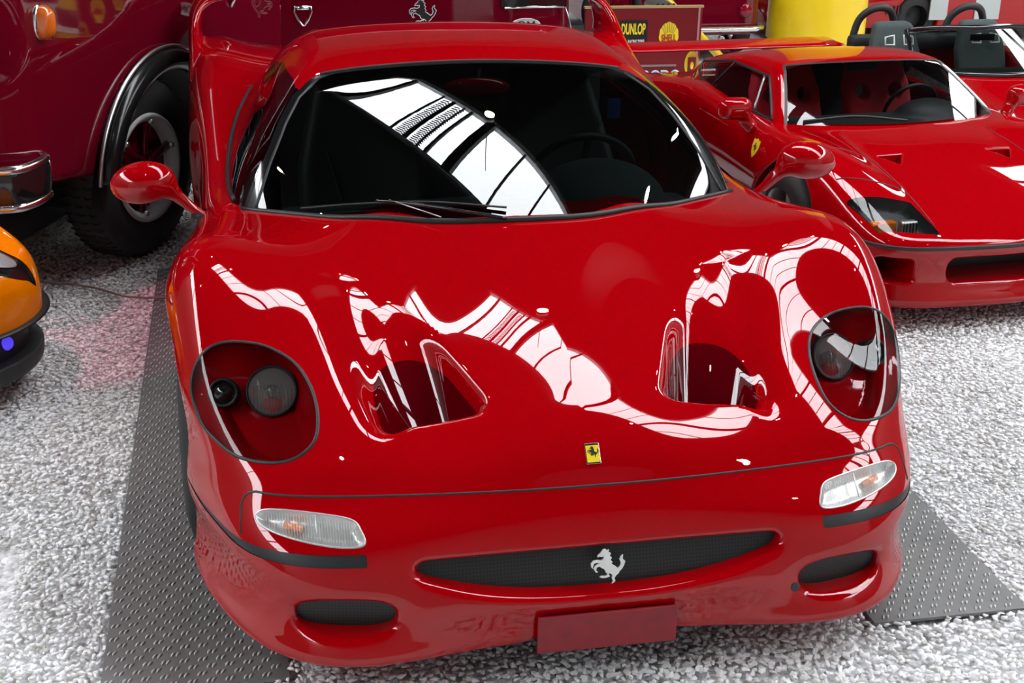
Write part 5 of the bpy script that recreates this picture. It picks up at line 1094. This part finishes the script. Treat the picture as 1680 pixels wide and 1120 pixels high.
# ------------------------------------------------------------------ orange car nose at the left edge (points to the right)
oc = thing('orange_sports_car', 'orange sports car nose at the left edge with a black-framed oval headlight', 'car', (-1.90, 2.17, 0), math.radians(90))
OH = Cur([-.42, -.38, -.30, -.18, 0, .3, .8, 1.6], [.30, .40, .485, .56, .62, .66, .68, .60])
def f_oc(x, y, z):
    xa = np.abs(x); f = (z-OH(y)+.35*np.clip(xa-.12, 0, 1)**1.6)*.8; rad = .385-.07*np.clip(.28-z, 0, 1)-.10*np.clip(z-.42, 0, 1)
    side = np.where(y < 0, np.hypot(xa, y), xa-.04*np.clip(y, 0, 1))-rad; f = smax(f, side, .05); f = smax(f, y-1.5, .1); f = smax(f, .085-z, .04)
    inn = smax(smax(np.abs(z-.215)-.055, np.abs(x)-.33, .02), .30-np.hypot(xa, np.minimum(y, 0)), .01); f = smax(f, -smax(inn, y+.02, .01), .008)
    return smax(f, -smax(np.hypot(y-.42, z-.23)-.26, .28-xa, .02), .02)
ORANGE = mat('orange_paint', (.80, .20, .0), rough=.5, coat=1.0, spec=0.0)
V, F, n = surface(f_oc, (0, -.5, .05), (.5, 1.6, .75), .010, proj=2)
OPs = smooth_path([(a, b, 0) for a, b in [(.01, -.368), (.09, -.362), (.17, -.325), (.235, -.25), (.25, -.15), (.20, -.08), (.10, -.10), (.02, -.22)]], 6, closed=True)[:, :2]
s_ = poly_sd(np.abs(V[:, 0]), V[:, 1], OPs); s_[V[:, 2] < .31] = 1; s_[V[:, 0] > 0] = 1; hd, (V, F, n) = clip(V, F, n, s_)
lo, (V, F, n) = clip(V, F, n, np.maximum(V[:, 2]-.285, V[:, 1]-.1)); mobj('bodywork', V, F, ORANGE, oc, nrm=n); mobj('lower_bumper', lo[0], lo[1], DARKGREY, oc, nrm=lo[2])
for s in (1, -1):
    make_wheel(oc, Vector((s*.35, .42, .235)), R=.235, w=.13, rim=.16, side=s)
    if s > 0: continue
    q, _ = clip(*hd, -s*hd[0][:, 0]); v, f_, nn = q; fr = mobj('headlight_frame', v-nn*.002, f_, GLOSSBLACK, oc)
    t = np.linspace(0, 2*math.pi, 26, endpoint=False); ax1 = np.array([.080*s, .085]); ax2 = np.array([.045*s, -.040]); ce = np.array([s*.130, -.235]); R_ = []
    for k in (1.0, .97, .8, .5, .2): Q = drop(f_oc, np.array([[*(ce+k*(ax1*math.cos(a)+ax2*math.sin(a))), .9] for a in t]), (0, 0, -1), .8); R_.append(Q+fgrad(f_oc, Q)*(.002+.010*(1-k*k)))
    v = np.concatenate(R_); f_ = [(j*26+i, j*26+(i+1) % 26, (j+1)*26+(i+1) % 26, (j+1)*26+i) for j in range(4) for i in range(26)]+[tuple(4*26+i for i in range(26))]
    h_ = mobj('headlight', v, f_, REFLECTOR, oc); mobj('headlight_lens', v+np.array([0, 0, .004]), f_, LENS, h_)
ang = np.linspace(-1.6, 1.6, 50); P = np.stack([.376*np.sin(ang), -.376*np.cos(ang), 0*ang+.282], 1)
v, f_ = tube_mesh(P, .034, seg=8, flat=(.22, 1), up=(0, 0, 1)); mobj('black_splitter', v, f_, BLACK, oc)
ang = np.linspace(-1.4, 1.4, 24); v = np.array([(.325*math.sin(a), -.325*math.cos(a), z) for z in (.15, .28) for a in ang]); mobj('intake_panel', v, [(i, i+1, 25+i, 24+i) for i in range(23)], BLACK, oc)
vio = mat('violet_lamp', (.02, .02, .1), emit=(.10, .06, 1.0), estr=.8)
v, f_ = lathe([(.0005, .014), (.020, .010), (.025, 0)], 20, frame((-.18, -.285, .225), (-.5, -.8, .2))); mobj('violet_lamp', v, f_, vio, oc)
